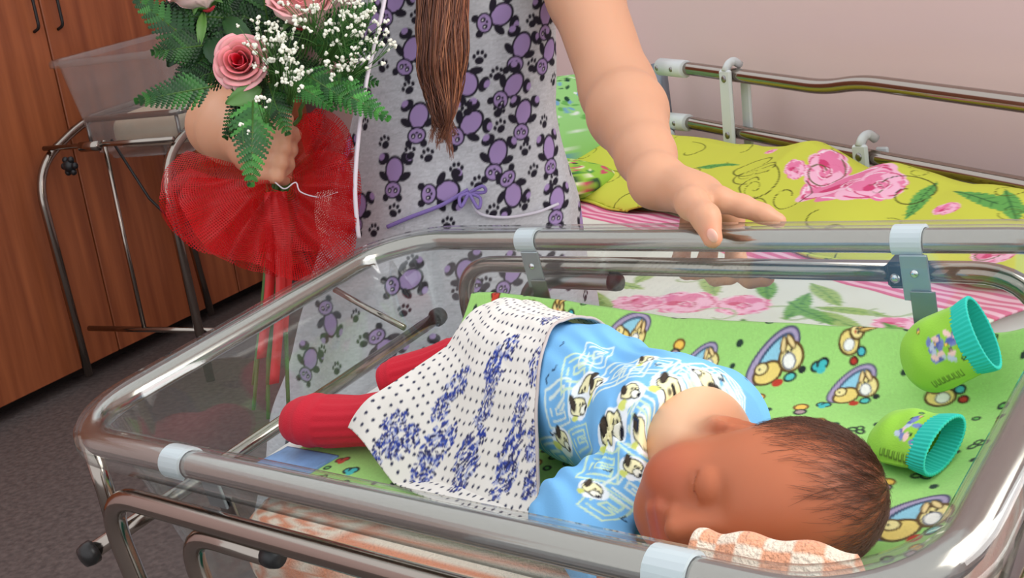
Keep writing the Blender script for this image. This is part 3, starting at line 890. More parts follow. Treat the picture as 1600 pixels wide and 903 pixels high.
# closed fist at the end of the near arm
hc = V(.134, -.136, -.080)
B.ell(hc, (.014, .013, .012), k=.008)
for i in range(4):
    q = hc + V(.010 + .002 * i, .006 - .006 * i, .010 - .003 * i)
    B.cone(q, q + V(.006, -.003, -.007), .0048, .0042, .0015); B.cone(q + V(.006, -.003, -.007), q + V(-.002, -.004, -.012), .0042, .004, .0015)
B.cone(hc + V(-.004, -.010, .006), hc + V(.012, -.012, .004), .005, .0045, .002)
bv, bf = B.surface()
loc = np.stack([(bv - HEADC) @ hu, (bv - HEADC) @ hv, (bv - HEADC) @ hw], -1)
cb = np.ones((len(bv), 3)) * lin((180, 102, 66))
neck = np.clip((-.02 - loc[:, 0]) / .03, 0, 1) * np.clip((.012 - loc[:, 1]) / .02, 0, 1)
cb = cb * (1 - neck[:, None]) + lin((224, 178, 142)) * neck[:, None]  # paler neck: the light falling on it is put into the skin colour
red = np.exp(-((loc[:, 0] + .032) ** 2 + (loc[:, 1] - .042) ** 2 + (np.abs(loc[:, 2]) - .028) ** 2) / .0004)
cb = cb * (1 - .5 * red[:, None]) + lin((186, 84, 58)) * .5 * red[:, None]
scalp = np.clip(((loc[:, 0] - .022) * .62 - (loc[:, 1] - .010) * .85) / .05, 0, 1) * (1 - neck)
cb = cb * (1 - .45 * scalp[:, None]) + lin((126, 74, 54)) * .45 * scalp[:, None]
lip = np.exp(-((loc[:, 0] + .037) ** 2 / .00005 + loc[:, 2] ** 2 / .0002)) * (loc[:, 1] > .04)
cb = cb * (1 - .5 * lip[:, None]) + lin((190, 80, 76)) * .5 * lip[:, None]
cb *= (1 + .04 * smooth_noise(bv, 160, 2))[:, None]
bo = link('body', make_mesh('body', T2W(bv), bf, cb), M['skin'], baby)
# thin brown hair
mb = MB(); cnt = 0
cen = np.array([.020, -.010, 0]); rad = np.array([.053, .056, .045])
whorl = unit(V(.75, -.62, .1))
while cnt < 5200:
    d = rng.normal(0, 1, 3); d /= np.linalg.norm(d)
    p = cen + d * rad
    line = (p[0] - .016) * .62 - (p[1] - .016) * .85 + .006 * math.sin(d[2] * 9)
    side = (p[0] > -.012 and p[1] < .012 and abs(p[2]) > .03)
    if line < .014 and not (side and line > .002): continue
    if p[0] < -.028 or d[2] < -.75: continue
    dens = min(1, .05 + max(0, line - .022) / .052) + .10 * (d[2] > .2)
    if random.random() > dens: continue
    nrm = d / rad; nrm /= np.linalg.norm(nrm)
    tn = d - whorl; tn = tn - nrm * (tn @ nrm); tn /= np.linalg.norm(tn) + 1e-9
    sw = np.cross(nrm, tn); tn = tn + sw * .35 + rng.normal(0, .22, 3); tn -= nrm * (tn @ nrm); tn /= np.linalg.norm(tn)
    ln = random.uniform(.012, .026) * (.7 + .4 * dens)
    pts = []
    for k in range(5):
        s = k / 4
        q = p + tn * ln * s; e = (q - cen) / rad; e /= np.linalg.norm(e)
        lift = .0003 + .0028 * s * random.uniform(.3, 1.0)
        q = cen + e * rad + e * lift
        pts.append(hd_(*q))
    g = random.uniform(.75, 1.25)
    mb.add(*tube_geo(T2W(np.array(pts)), [.00008, .00011, .00010, .00008, .00004], 3, caps=False), color=lin((88, 54, 36)) * g)
    cnt += 1
mb.build('hair', M['hair'], baby)

# blue shirt
S = SDF((-.03, -.165, -.104), (.175, .085, .02), .0011)
for a, b, ra, rb in BONES[:2]: S.cone(a, b, ra + .003, rb + .003, .02)
S.ell(V(.122, .020, -.058), (.038, .034, .032), k=.03)
for a, b, ra, rb in ARM: S.cone(a, b, ra + .004, rb + .004, .014)
S.cone(hd_(-.030, -.014, 0), V(.110, -.022, -.044), .042, .047, .02)
G = S.grid()
S.D += (.0016 * np.sin(G[..., 0] * 210 + G[..., 1] * 260 + 2 * np.sin(G[..., 1] * 70)) * np.clip(1.2 - np.abs(G[..., 0] - .06) / .06, 0, 1) + .0022 * smooth_noise(G, 75, 6)).astype(np.float32)
# folds raying from the armpit
ap = V(.098, -.066, -.040)
an = np.arctan2(G[..., 1] - ap[1], G[..., 0] - ap[0]); dd = np.linalg.norm(G - ap, axis=-1)
S.D += (-.0022 * np.sin(an * 7) * np.exp(-(dd / .035) ** 2)).astype(np.float32)
# open neckline
nk = unit(V(.86, -.28, .42))
cut_c = V(.148, -.042, -.040)
dn = ((G - cut_c) @ nk)
S.D = np.maximum(S.D, dn.astype(np.float32))
S.ell(V(.162, -.055, -.026), (.040, .046, .034), k=.006, cut=True)
del G, an, dd, dn
sv, sf = S.surface()
cvs = Canvas(-.06, .21, -.22, .14, 2200, (122, 184, 232))
def maze(cv, u, v, k, ang, c):
    s = Stamp(cv, u, v, k, ang); w = .13
    for pts in ([(-1, -1), (1, -1), (1, 1), (-1, 1), (-1, -1)], [(-.62, .62), (.62, .62), (.62, .2), (-.2, .2), (-.2, -.2), (.62, -.2), (.62, -.62), (-.62, -.62)], [(-.62, .25), (-.62, -.25)], [(.15, 0), (.62, 0)]):
        s.l(pts, w, c)
def puppy(cv, u, v, k, ang, mir):
    s = Stamp(cv, u, v, k, ang, mir)
    s.e(0, 0, 1.15, .9, (240, 246, 250))
    s.o(-.1, .1, .72, .58, (248, 240, 190), (60, 60, 50), .1); s.o(.45, -.2, .36, .3, (250, 248, 230), (60, 60, 50), .1, -.3)
    s.e(.72, -.28, .17, .15, (26, 26, 40)); s.e(.1, .2, .08, .12, (20, 20, 30)); s.e(.35, .2, .08, .11, (20, 20, 30))
    s.o(-.62, .35, .22, .5, (70, 60, 50), (30, 30, 30), .08, .5); s.e(-.5, -.7, .4, .25, (220, 226, 120)); s.e(.1, -.8, .35, .2, (250, 250, 250))
marks = []
spx = project(T2W(sv)); su = sv[:, 0]; sw_ = sv[:, 1] - .8 * np.minimum(0, sv[:, 2] + .03) * np.sign(sv[:, 1] + .0)
top = sv[:, 2] > -.09
def shirt_uv(px, py):
    d = (spx[:, 0] - px) ** 2 + (spx[:, 1] - py) ** 2 + 1e6 * (~top)
    # nearest to the camera among close matches
    i = np.argsort(d)[:12]; j = i[np.argmax(sv[i, 2])]
    return su[j], sw_[j]
for px, py, k, a in ((962, 585, .0125, .15), (1008, 647, .0125, -.25), (1000, 675, .010, -.3), (1105, 620, .0135, -.25), (1070, 635, .0105, -.3), (935, 725, .0115, .1), (872, 645, .010, .2), (905, 690, .009, .3), (1150, 640, .010, -.2), (985, 765, .012, -.5), (990, 575, .009, .2), (950, 790, .010, -.4), (1075, 590, .009, -.2), (900, 580, .010, .3), (930, 555, .009, .2), (1030, 570, .009, .1), (1130, 605, .010, -.2), (880, 720, .009, .1)):
    u, v = shirt_uv(px, py); maze(cvs, u, v, k * 1.15, a, random.choice([(222, 236, 226), (206, 230, 196), (226, 236, 222)]))
for px, py, k, a, m in ((955, 670, .0125, .2, 1), (1045, 603, .0125, -.2, 1), (915, 612, .0115, .3, -1), (880, 690, .0105, -.5, 1), (990, 735, .011, -.3, 1), (925, 765, .009, -.4, 1), (1010, 700, .008, 0, 1), (905, 640, .009, .3, 1), (985, 612, .010, .2, 1), (1100, 590, .009, -.2, -1), (930, 600, .009, .1, 1), (1010, 560, .008, .2, 1)):
    u, v = shirt_uv(px, py); puppy(cvs, u, v, k * .92, a, m)
for i in range(60):
    u, v = random.uniform(-.05, .2), random.uniform(-.2, .13)
    Stamp(cvs, u, v, .0022, random.uniform(0, 6)).l([(-1, -.5), (0, .6), (1, -.3)], .5, (30, 50, 80))
cs = cvs.sample(su, sw_)
edge = np.abs((sv - cut_c) @ nk) < .0035
sh = link('shirt', make_mesh('shirt', T2W(sv), sf, cs), M['print'], baby)
sh['label'] = 'blue baby shirt printed with puppies and maze squares'

# red knitted socks
def sock(pts, rads, flat, rib0, rib1, name):
    C = spline(np.array(pts), 70); r = np.interp(np.linspace(0, 1, 70), np.linspace(0, 1, len(rads)), rads)
    t_, U_, W_ = frames(C); n = 48; a = np.arange(n) * 2 * math.pi / n
    s = np.linspace(0, 1, 70); rib = ((s > rib0) & (s < rib1)).astype(float)
    rg = r[:, None] * (1 + .045 * rib[:, None] * np.cos(a * 16)[None])
    rg = rg * (1 + .03 * np.sin(s * 60)[:, None] * (1 - rib[:, None]) * .5)
    P = C[:, None] + rg[..., None] * (np.cos(a)[None, :, None] * U_[:, None] + flat * np.sin(a)[None, :, None] * W_[:, None])
    f = grid_faces(70, n, False, True)[:, ::-1].tolist() + [list(range(n)), [69 * n + i for i in range(n - 1, -1, -1)]]
    o = MB().add(T2W(P.reshape(-1, 3)), f).build(name, M['red_knit'], baby)
    o['label'] = 'red knitted sock'
sock([(-.120, -.008, -.064), (-.155, -.022, -.066), (-.195, -.032, -.069), (-.225, -.036, -.071), (-.252, -.040, -.071), (-.274, -.042, -.073), (-.281, -.043, -.074)], [.027, .027, .024, .0255, .027, .022, .006], .86, .1, .55, 'sock')
sock([(-.140, .094, -.054), (-.168, .078, -.060), (-.192, .066, -.068), (-.212, .056, -.072), (-.228, .046, -.074), (-.238, .040, -.076), (-.241, .038, -.077)], [.021, .021, .022, .0225, .023, .019, .005], .9, .2, .65, 'sock')

# white dotted wrap over the baby's legs
ns, nt_ = 330, 300
SS, TT = np.meshgrid(np.linspace(0, 1, ns), np.linspace(0, 1, nt_), indexing='ij')
NL, NR, FR, FL = V(-.178, -.060), V(.040, -.098), V(.026, .118), V(-.105, .150)
XY = ((1 - SS) * (1 - TT))[..., None] * NL + (SS * (1 - TT))[..., None] * NR + (SS * TT)[..., None] * FR + ((1 - SS) * TT)[..., None] * FL
XY[..., 0] += .058 * np.sin(TT * math.pi) * (1 - SS) ** 2 - .030 * np.sin(TT * math.pi) * SS ** 4
XY[..., 1] -= .010 * np.sin(SS * math.pi) * (1 - TT)
hx_, hy_ = np.meshgrid(np.arange(-.24, .09, .0015), np.arange(-.14, .19, .0015), indexing='ij')
Hm = body_top(hx_, hy_, BONES[:5], .006)
Hm = blur(drape(Hm, 1.25, .0015, 50), 10)
def hmap(x, y):
    i = np.clip((x + .24) / .0015, 0, Hm.shape[0] - 1.001); j = np.clip((y + .14) / .0015, 0, Hm.shape[1] - 1.001)
    a = i.astype(int); b = j.astype(int); fx = i - a; fy = j - b
    return (Hm[a, b] * (1 - fx) + Hm[a + 1, b] * fx) * (1 - fy) + (Hm[a, b + 1] * (1 - fx) + Hm[a + 1, b + 1] * fx) * fy
Z = hmap(XY[..., 0], XY[..., 1])
Z = np.maximum(Z, green_h(XY[..., 0], XY[..., 1]) + .002) + .003
q2 = np.stack([XY[..., 0], XY[..., 1]], -1)
Z += .0028 * np.maximum(0, np.sin(XY[..., 1] * 120 + XY[..., 0] * 55 + 2.2 * smooth_noise(q2, 22, 4))) * np.clip((SS - .1) * 2, 0, 1)
Z += .0035 * smooth_noise(q2, 38, 12) + .0018 * smooth_noise(q2, 90, 14)
PW = np.stack([XY[..., 0], XY[..., 1], Z], -1)
cw = Canvas(-.01, .26, -.01, .31, 2000, (228, 222, 214))
du = np.gradient(PW, axis=0); dv = np.gradient(PW, axis=1)
UU = np.cumsum(np.linalg.norm(du, axis=-1), 0); UU = UU * .5 + .5 * UU.mean(1, keepdims=True)
VV = np.cumsum(np.linalg.norm(dv, axis=-1), 1); VV = VV * .5 + .5 * VV.mean(0, keepdims=True)
UU *= .25 / UU.max(); VV *= .30 / VV.max()
for i in range(30):
    for j in range(34):
        u = i * .0092 + (j % 2) * .0046; v = j * .0088
        cw.ell(u + random.uniform(-.0008, .0008), v + random.uniform(-.0008, .0008), .00145, .0016, 0, (44, 46, 74))
def bunch(cv, u, v, k, ang):
    s = Stamp(cv, u, v, k, ang)
    for i in range(96):
        a = random.uniform(0, 6.28); r = math.sqrt(random.random())
        x, y = r * math.cos(a) * .8, r * math.sin(a) * 1.15
        s.e(x, y, random.uniform(.10, .17), random.uniform(.05, .085), random.choice([(44, 62, 146), (58, 78, 160), (66, 68, 120), (40, 42, 88), (176, 180, 206)]), random.uniform(0, 3.1))
wpx = project(T2W(PW))
for px, py, k, a in ((785, 560, .021, -.5), (850, 575, .020, .9), (690, 690, .021, .1), (735, 705, .020, 0), (635, 690, .017, .2), (800, 700, .020, .1), (840, 690, .018, .3), (725, 745, .018, 0), (790, 750, .018, .2), (860, 500, .012, .5), (720, 600, .018, -.6), (620, 660, .014, 0), (850, 745, .018, 0), (665, 730, .016, .3), (900, 545, .012, .4), (760, 640, .015, 0), (815, 640, .014, .2), (690, 640, .013, .3), (770, 600, .013, 0), (600, 700, .014, 0)):
    u, v = uv_near(wpx, UU, VV, px, py); bunch(cw, u, v, k * .85, a)
wr_ = grid_mesh('cotton_wrap', T2W(PW), M['print'], None, cw.sample(UU, VV), flip=True)
solidify(wr_, .0015, 1)
tag(wr_, 'white cotton wrap with black dots and blue flower bunches over the baby\'s legs', 'wrap')
hem = np.array([PW[-1, j] + V(.0008, 0, .0015) for j in range(0, nt_, 4)])
h_ = MB().add(*tube_geo(T2W(hem), .0013, 6)).build('hem', mat_plain('hem', (190, 176, 170), .9), wr_)

# mittens
def mitten(tip, cuff, up, wid, hgt, label, opening):
    tip = V(*tip); cuff = V(*cuff); axv = unit(cuff - tip); Ln = np.linalg.norm(cuff - tip)
    up = unit(V(*up) - axv * (V(*up) @ axv)); sd = np.cross(axv, up)
    root = thing('mitten', label, 'mitten', T2W((tip + cuff) / 2 - up * hgt * .5), 'scratch mittens lying beside the baby\'s head')
    n, m = 90, 96; s = np.linspace(0, 1, n); a = np.arange(m) * 2 * math.pi / m
    prof = np.sqrt(np.clip(1 - (1 - np.clip(s / .62, 0, 1)) ** 2.4, 0, 1)) * (1 - .10 * s)
    seam = .0016 * np.exp(-(np.minimum(np.abs(a), np.abs(a - math.pi)) / .06) ** 2)
    X_ = wid * prof[:, None] * np.cos(a)[None] * (1 + seam[None] / wid)
    Z_ = hgt * (prof[:, None] ** 1.2) * np.sin(a)[None] * (1 + .08 * np.sin(s * 14)[:, None] * np.sin(3 * a)[None])
    P = tip + (s * Ln)[:, None, None] * axv + X_[..., None] * sd + Z_[..., None] * up
    c = Canvas(0, .10, -.06, .06, 2600, (150, 204, 66))
    for i in range(5):
        u, v = random.uniform(.02, .055), random.uniform(-.03, .03); small_mark(c, u, v, .002, random.choice([0, 5]), random.random())
    s_ = Stamp(c, .040, .014, .012, .3)
    for i in range(26):
        s_.e(random.uniform(-.9, .9), random.uniform(-.8, .8), .28, .16, random.choice([(90, 100, 170), (190, 200, 220), (120, 130, 190), (240, 200, 190)]), random.uniform(0, 3))
    for i in range(7):
        Stamp(c, .022 + .0035 * i, .034, .0016, 0).l([(-.7, -1), (-.7, 1), (.7, 1), (.7, -1)], .5, (90, 120, 40))
    arc = np.arange(m) / m * 2 * math.pi
    uu = (s * Ln)[:, None] * np.ones((1, m)); vv = (wid * np.cos(a) * np.where(np.sin(a) > 0, 1, -1))[None] * np.ones((n, 1)) * prof[:, None]
    vv = np.where((np.sin(a) > -.05)[None], vv + .012, -.05)
    f = grid_faces(n, m, False, True)
    link('pouch', make_mesh('pouch', T2W(P.reshape(-1, 3)), np.ascontiguousarray(f), c.sample(uu, vv)), M['flannel'], root)
    k = 26; cl = .0145
    ss = np.linspace(0, 1, k); prof1 = prof[-1]
    m2 = 192; a2 = np.arange(m2) * 2 * math.pi / m2; rib = .00045 * np.cos(a2 * 48)
    rows = []
    for q in ss:
        flare = 1 + .10 * math.sin(q * math.pi * .5)
        rows.append((cuff - axv * .002 + axv * cl * q)[None] + ((wid * prof1 * flare + rib) * np.cos(a2))[:, None] * sd + ((hgt * prof1 ** 1.2 * (flare + opening * q) + rib) * np.sin(a2))[:, None] * up)
    for q in ss[::-1]:
        flare = 1 + .10 * math.sin(q * math.pi * .5)
        rows.append((cuff - axv * .002 + axv * cl * q)[None] + ((wid * prof1 * flare - .0022 + rib) * np.cos(a2))[:, None] * sd + ((hgt * prof1 ** 1.2 * (flare + opening * q) - .0022 + rib) * np.sin(a2))[:, None] * up)
    grid_mesh('cuff', T2W(np.array(rows)), M['teal_knit'], root, cv=True)
p0 = tub_z(1412, 575, -.070); p1 = tub_z(1512, 530, -.045)
mitten(p0, p1, (.15, -.75, .65), .0280, .0160, 'green scratch mitten with teal cuff leaning on the far side of the bassinet', .0)
p0 = tub_z(1366, 672, -.083); p1 = tub_z(1450, 690, -.080)
mitten(p0, p1, (.25, -.30, .9), .0265, .0130, 'green scratch mitten with teal cuff lying flat close to the baby\'s head', .12)

# ------------------------------------------------------------------ the hospital bed by the pink wall
BZ = 0.735                                                  # top of the bed's mattress
bedr = thing('hospital_bed', 'hospital bed with chrome side rails and white joints against the pink wall', 'bed', bed(.55, .34, 0))
bax = (BD, BN, V(0, 0, 1))
S_A, S_B = -0.62, 1.22
MB().add(*box_geo(bed((S_A + S_B) / 2, .37, BZ - .075), bax, ((S_B - S_A) / 2, .325, .07), .025)).build('mattress', M['white_cloth'], bedr)
MB().add(*box_geo(bed((S_A + S_B) / 2, .37, BZ - .185), bax, ((S_B - S_A) / 2, .32, .035), .006)).build('bed_base', M['white_plastic'], bedr, False)
for s in (S_A + .15, S_B - .15):
    for t in (.1, .62):
        MB().add(*tube_geo([bed(s, t, 0), bed(s, t, .3), bed(s, t, BZ - .2)], .02, 12)).build('leg', M['steel_dull'], bedr)
def railpath(pts, t=0.0): return [bed_hit(px, py, t) for px, py in pts]
up_ = railpath([(1035, 103), (1075, 107), (1290, 137), (1345, 128), (1600, 162), (1740, 181)])
up_.append(bed_hit(1775, 330, 0))
lo_ = railpath([(1040, 187), (1080, 192), (1300, 234), (1600, 291), (1768, 325)])
MB().add(*tube_geo(round_path(up_ + [up_[-1] + V(.0, 0, -.16)], .05, 6), .0145, 14)).build('upper_rail', M['steel'], bedr)
MB().add(*tube_geo(round_path(lo_, .05, 6), .0145, 14)).build('lower_rail', M['steel'], bedr)
pt = railpath([(1018, 100), (1026, 165), (1034, 230), (1042, 300)])
MB().add(*tube_geo(np.array(pt) - BN * .02, .018, 12)).build('rail_post', mat_plain('post_grey', (132, 140, 152), .4, .5), bedr)
def joint(px, py, px2, py2):
    a = bed_hit(px, py, 0.004); b = bed_hit(px2, py2, 0.004)
    j = MB().add(*tube_geo([a, a * .98 + b * .02, b * .98 + a * .02, b], [.014, .020, .020, .0185], 16)).build('rail_joint', M['white_plastic'], bedr)
    for q in (.12, .68):
        MB().add(*sphere_geo(a + (b - a) * q + BN * .019, (.006, .004, .006), 6, 10, bax)).build('rivet', M['steel_dull'], j)
joint(1032, 104, 1072, 108); joint(1038, 188, 1076, 192)
def clamp(px0, py0, px1, py1, name='rail_clamp'):
    a = bed_hit(px0, py0, .020); b = bed_hit(px1, py1, .020); z = (a - b); L = np.linalg.norm(z); z = z / L
    x = np.cross(BN, z)
    c = MB().add(*box_geo((a + b) / 2, (x, BN, z), (.019, .005, L / 2), .004)).build(name, M['white_plastic'], bedr, False)
    MB().add(*box_geo((a + b) / 2 + BD * .014 - BN * .040, (x, BN, z), (.015, .004, L / 2 - .01), .003)).build('clamp_back', M['white_plastic'], c, False)
    hk = [a + z * -.004 + BN * .0, a + z * .012 - BN * .010, a + z * .016 - BN * .024, a + z * .004 - BN * .040]
    MB().add(*tube_geo(round_path(hk, .012, 4), .009, 8)).build('hook', M['white_plastic'], c)
    for q in ((.09, .0), (.66, .0)) if L > .12 else ((.25, 0),):
        MB().add(*sphere_geo(a - z * L * q[0] + BN * .005, (.008, .004, .008), 6, 12, (x, BN, z))).build('rivet', M['steel_dull'], c)
clamp(1133, 109, 1143, 262); clamp(1343, 226, 1350, 300)
MB().add(*tube_geo([bed_hit(1044, 212, .02), bed_hit(1044, 212, .035)], [.017, .015], 16)).build('rail_knob', M['white_plastic'], bedr)

def rose_print(cv, u, v, k, ang=0.0, pal=None):
    pal = pal or [(250, 190, 214), (236, 130, 170), (214, 70, 120), (190, 40, 90)]
    s = Stamp(cv, u, v, k, ang)
    for i in range(11):
        a = i * 2.4; s.e(.62 * math.cos(a), .5 * math.sin(a), .48, .36, pal[i % 2], a + .6)
        s.l([(.62 * math.cos(a) + .4 * math.cos(a + t), .5 * math.sin(a) + .3 * math.sin(a + t)) for t in np.linspace(-.9, .9, 7)], .06, (252, 226, 236) if i % 2 else pal[2])
    for i in range(9):
        a = i * 2.1; s.e(.28 * math.cos(a), .22 * math.sin(a), .3, .2, pal[1 + i % 2], a)
    for i in range(7):
        a = i * .95; s.l([(.1 + (.08 + .05 * i) * math.cos(a + t), (.06 + .04 * i) * math.sin(a + t)) for t in np.linspace(0, 1.8, 7)], .06, pal[3] if i % 2 else (252, 214, 228))
def leaf_print(cv, u, v, k, ang, c=(120, 170, 80), c2=(70, 120, 60)):
    s = Stamp(cv, u, v, k, ang)
    for i in range(12):
        x = -1 + 2 * i / 11; w = .32 * math.sin((i + .5) / 12 * math.pi) ** .7
        s.e(x, 0, .16, w, c)
    s.l([(-1.2, 0), (1, 0)], .05, c2)
    for i in range(5): s.l([(-.7 + .35 * i, 0), (-.5 + .35 * i, .2)], .03, c2); s.l([(-.7 + .35 * i, 0), (-.5 + .35 * i, -.2)], .03, c2)
def curl(cv, u, v, k, ang, turns=1.3, c=(60, 70, 30), w=.07):
    s = Stamp(cv, u, v, k, ang)
    a = np.linspace(0, turns * 2 * math.pi, 40); r = np.linspace(1.0, .18, 40)
    s.l(np.stack([r * np.cos(a), r * np.sin(a)], 1), w, c)

# white floral sheet with its pink striped border
ns, nt_ = 460, 230
s_ = np.linspace(S_A - .02, S_B + .01, ns); t_ = np.linspace(.02, .73, nt_)
SG, TG = np.meshgrid(s_, t_, indexing='ij')
def sheet_z(s, t):
    q = np.stack([s, t], -1)
    return BZ + .006 + .007 * (1 + smooth_noise(q, 13, 21)) + .003 * smooth_noise(q, 34, 22)
zz = sheet_z(SG, TG)
over = np.clip(TG - .695, 0, 1)
tt = np.where(TG > .695, .700 + .012 * np.sin(np.clip(over / .03, 0, 1) * 1.57), TG)
zz = zz - over * 3.2
PS = RAIL0 + SG[..., None] * BD + tt[..., None] * BN + zz[..., None] * V(0, 0, 1)
spx = project(PS)
cvb = Canvas(S_A - .05, S_B + .05, 0, .75, 1000, (226, 226, 214))
def bed_uv(px, py, z=BZ + .012):
    p = at_z(px, py, z) - RAIL0; return p @ BD, p @ BN
for px, py, k, a in ((1068, 477, .052, .2), (1005, 478, .036, 1.2), (985, 472, .03, 2.2), (1160, 482, .042, .6), (1400, 513, .03, .4)):
    u, v = bed_uv(px, py); rose_print(cvb, u, v, k, a)
for px, py, k, a in ((1290, 465, .05, .4), (1305, 505, .05, .1), (1330, 492, .045, -.3), (1010, 435, .045, .9), (960, 450, .05, -.3), (1110, 450, .05, .5), (940, 470, .04, .2)):
    u, v = bed_uv(px, py); leaf_print(cvb, u, v, k, a, (166, 190, 112), (110, 150, 80))
for px, py, k in ((1070, 440, .05), (1380, 490, .05), (1120, 500, .04), (1230, 500, .05)):
    u, v = bed_uv(px, py); curl(cvb, u, v, k, random.uniform(0, 6), .7, (170, 186, 140), .1)
for i in range(10):
    rose_print(cvb, random.uniform(S_A, .05), random.uniform(.45, .7), .04, random.random()); leaf_print(cvb, random.uniform(.9, S_B), random.uniform(.45, .7), .05, random.random())
ca = cvb.sample(SG, TG)
band = (TG > .315) & (TG < .425); ph = (TG - .315) / .11
st = np.where((np.floor(ph * 11) % 2)[..., None] > 0, lin((244, 190, 208)), lin((224, 110, 150)))
pin = np.where((np.abs(ph - .5) > .47)[..., None], lin((214, 84, 124)), st)
ca = np.where(band[..., None], pin, ca)
fs = grid_mesh('bed_sheet', PS, M['print'], None, ca, flip=True); solidify(fs, .003)
tag(fs, 'white bed sheet with pink roses and a pink striped border on the hospital bed', 'sheet')

# lime blanket pushed against the rails
ns, nt_ = 420, 190
s_ = np.linspace(-.14, 1.23, ns); v_ = np.linspace(0, 1, nt_)
SG, VG = np.meshgrid(s_, v_, indexing='ij')
top_px = [(1040, 214), (1085, 218), (1130, 228), (1180, 238), (1225, 232), (1262, 224), (1300, 245), (1335, 268), (1390, 262), (1440, 274), (1500, 293), (1600, 300), (1700, 318)]
cs_, ch_ = [], []
for px, py in top_px:
    p = bed_hit(px, py, .12); cs_.append((p - RAIL0) @ BD); ch_.append(p[2])
crest = np.interp(SG, cs_, ch_)
for _ in range(3): crest[1:-1] = (crest[:-2] + crest[1:-1] * 2 + crest[2:]) / 4
tback, tfront = .035, .345 + .015 * np.sin(SG * 9) 
TGb = tback + VG * (tfront - tback)
x_ = (TGb - .12)
prof = np.where(x_ < 0, np.clip(1 - (x_ / .085) ** 2, 0, 1), np.clip(1 - x_ / .23, 0, 1) ** 1.15)
q = np.stack([SG, TGb], -1)
basez = sheet_z(SG, TGb) + .006
ZB = basez + np.maximum(crest - basez, .01) * np.sqrt(np.clip(prof, 0, 1)) + .013 * smooth_noise(q, 20, 31) * np.clip(VG * 4, 0, 1) * np.clip((1 - VG) * 4, 0, 1) + .004 * smooth_noise(q, 55, 33) * np.clip((1 - VG) * 4, 0, 1)
ZB = np.maximum(ZB, basez)
PB = RAIL0 + SG[..., None] * BD + TGb[..., None] * BN + ZB[..., None] * V(0, 0, 1)
bpx = project(PB)
arc = np.cumsum(np.concatenate([np.zeros((ns, 1)), np.linalg.norm(np.diff(PB, axis=1), axis=-1)], 1), 1)
cvl = Canvas(-.2, 1.3, -.02, .55, 1300, (208, 212, 78))
for px, py, k, a in ((1325, 290, .082, .3), (1292, 268, .05, 1.0), (1372, 292, .05, -.3), (1243, 266, .024, .2), (1205, 240, .012, .3), (1480, 330, .02, 0), (1555, 400, .03, 0)):
    u, v = uv_near(bpx, SG, arc, px, py); rose_print(cvl, u, v, k, a)
for px, py, k, a in ((1130, 252, .05, .2), (1120, 262, .04, -.3), (1550, 320, .07, .2), (1580, 325, .05, .8), (1440, 315, .05, 1.2), (1340, 262, .03, .2)):
    u, v = uv_near(bpx, SG, arc, px, py); leaf_print(cvl, u, v, k, a, (104, 170, 84), (60, 110, 60))
for i in range(46):
    u, v = random.uniform(-.1, 1.2), random.uniform(0, .42)
    curl(cvl, u, v, random.uniform(.02, .055), random.uniform(0, 6.28), random.uniform(.4, 1.2), (92, 96, 30), .055)
for px, py, k in ((1080, 275, .05), (1110, 250, .07), (1190, 270, .05), (1180, 290, .06), (1520, 310, .06), (1420, 305, .06), (1230, 310, .05)):
    u, v = uv_near(bpx, SG, arc, px, py); curl(cvl, u, v, k, random.uniform(0, 6), 1.1, (70, 66, 28), .045)
lb = grid_mesh('lime_blanket', PB, M['print'], None, cvl.sample(SG, arc), flip=True); solidify(lb, .004)
tag(lb, 'crumpled lime green blanket with pink roses pushed against the bed rails', 'blanket')

# pillows at the head of the bed
def pillow(name, c, half, ax, base, label, marks):
    ls = np.linspace(-1, 1, 160); th = (math.pi / 2 * np.sign(ls) * (1 - (1 - np.abs(ls)) ** 2))[:, None]; ph = (np.arange(140) * 2 * math.pi / 140)[None]
    sp = lambda w, m: np.sign(w) * np.abs(w) ** m
    a = sp(np.cos(th), .55) * sp(np.cos(ph), .5); b = sp(np.cos(th), .55) * sp(np.sin(ph), .5); h = sp(np.sin(th), .9) * np.ones_like(ph)
    h = h * (1 - .35 * np.maximum(np.abs(a), np.abs(b)) ** 3) + .08 * smooth_noise(np.stack([a, b], -1), 2.5, len(marks))
    P = np.asarray(c) + a[..., None] * half[0] * ax[0] + b[..., None] * half[1] * ax[1] + h[..., None] * half[2] * ax[2]
    cvp = Canvas(-half[0] * 1.05, half[0] * 1.05, -half[1] * 1.05, half[1] * 1.05, 900, base)
    for i in range(int(half[0] * half[1] * 12000)):
        u, v = random.uniform(-half[0], half[0]), random.uniform(-half[1], half[1])
        m = random.choice(marks); cvp.ell(u, v, random.uniform(.004, .011), random.uniform(.002, .007), random.uniform(0, 3), m)
    o = grid_mesh(name, P, M['print'], None, cvp.sample(a * half[0], b * half[1]), False, True)
    return tag(o, label, 'pillow')
pillow('pillow', bed(-.16, .24, BZ + .135), (.15, .26, .075), (unit(BD + V(0, 0, -.75)), BN, unit(np.cross(unit(BD + V(0, 0, -.75)), BN) * -1) if np.cross(unit(BD + V(0, 0, -.75)), BN)[2] < 0 else np.cross(unit(BD + V(0, 0, -.75)), BN)), (156, 214, 132), 'mint green patterned pillow propped up behind the standing woman', [(60, 110, 70), (230, 240, 230), (30, 70, 50), (120, 170, 200), (110, 180, 90)])
pillow('cushion', bed(.06, .36, BZ + .055), (.12, .10, .04), bax, (160, 206, 76), 'small lime green cushion lying below the mint pillow', [(210, 90, 110), (80, 150, 70), (240, 240, 200), (60, 90, 60)])

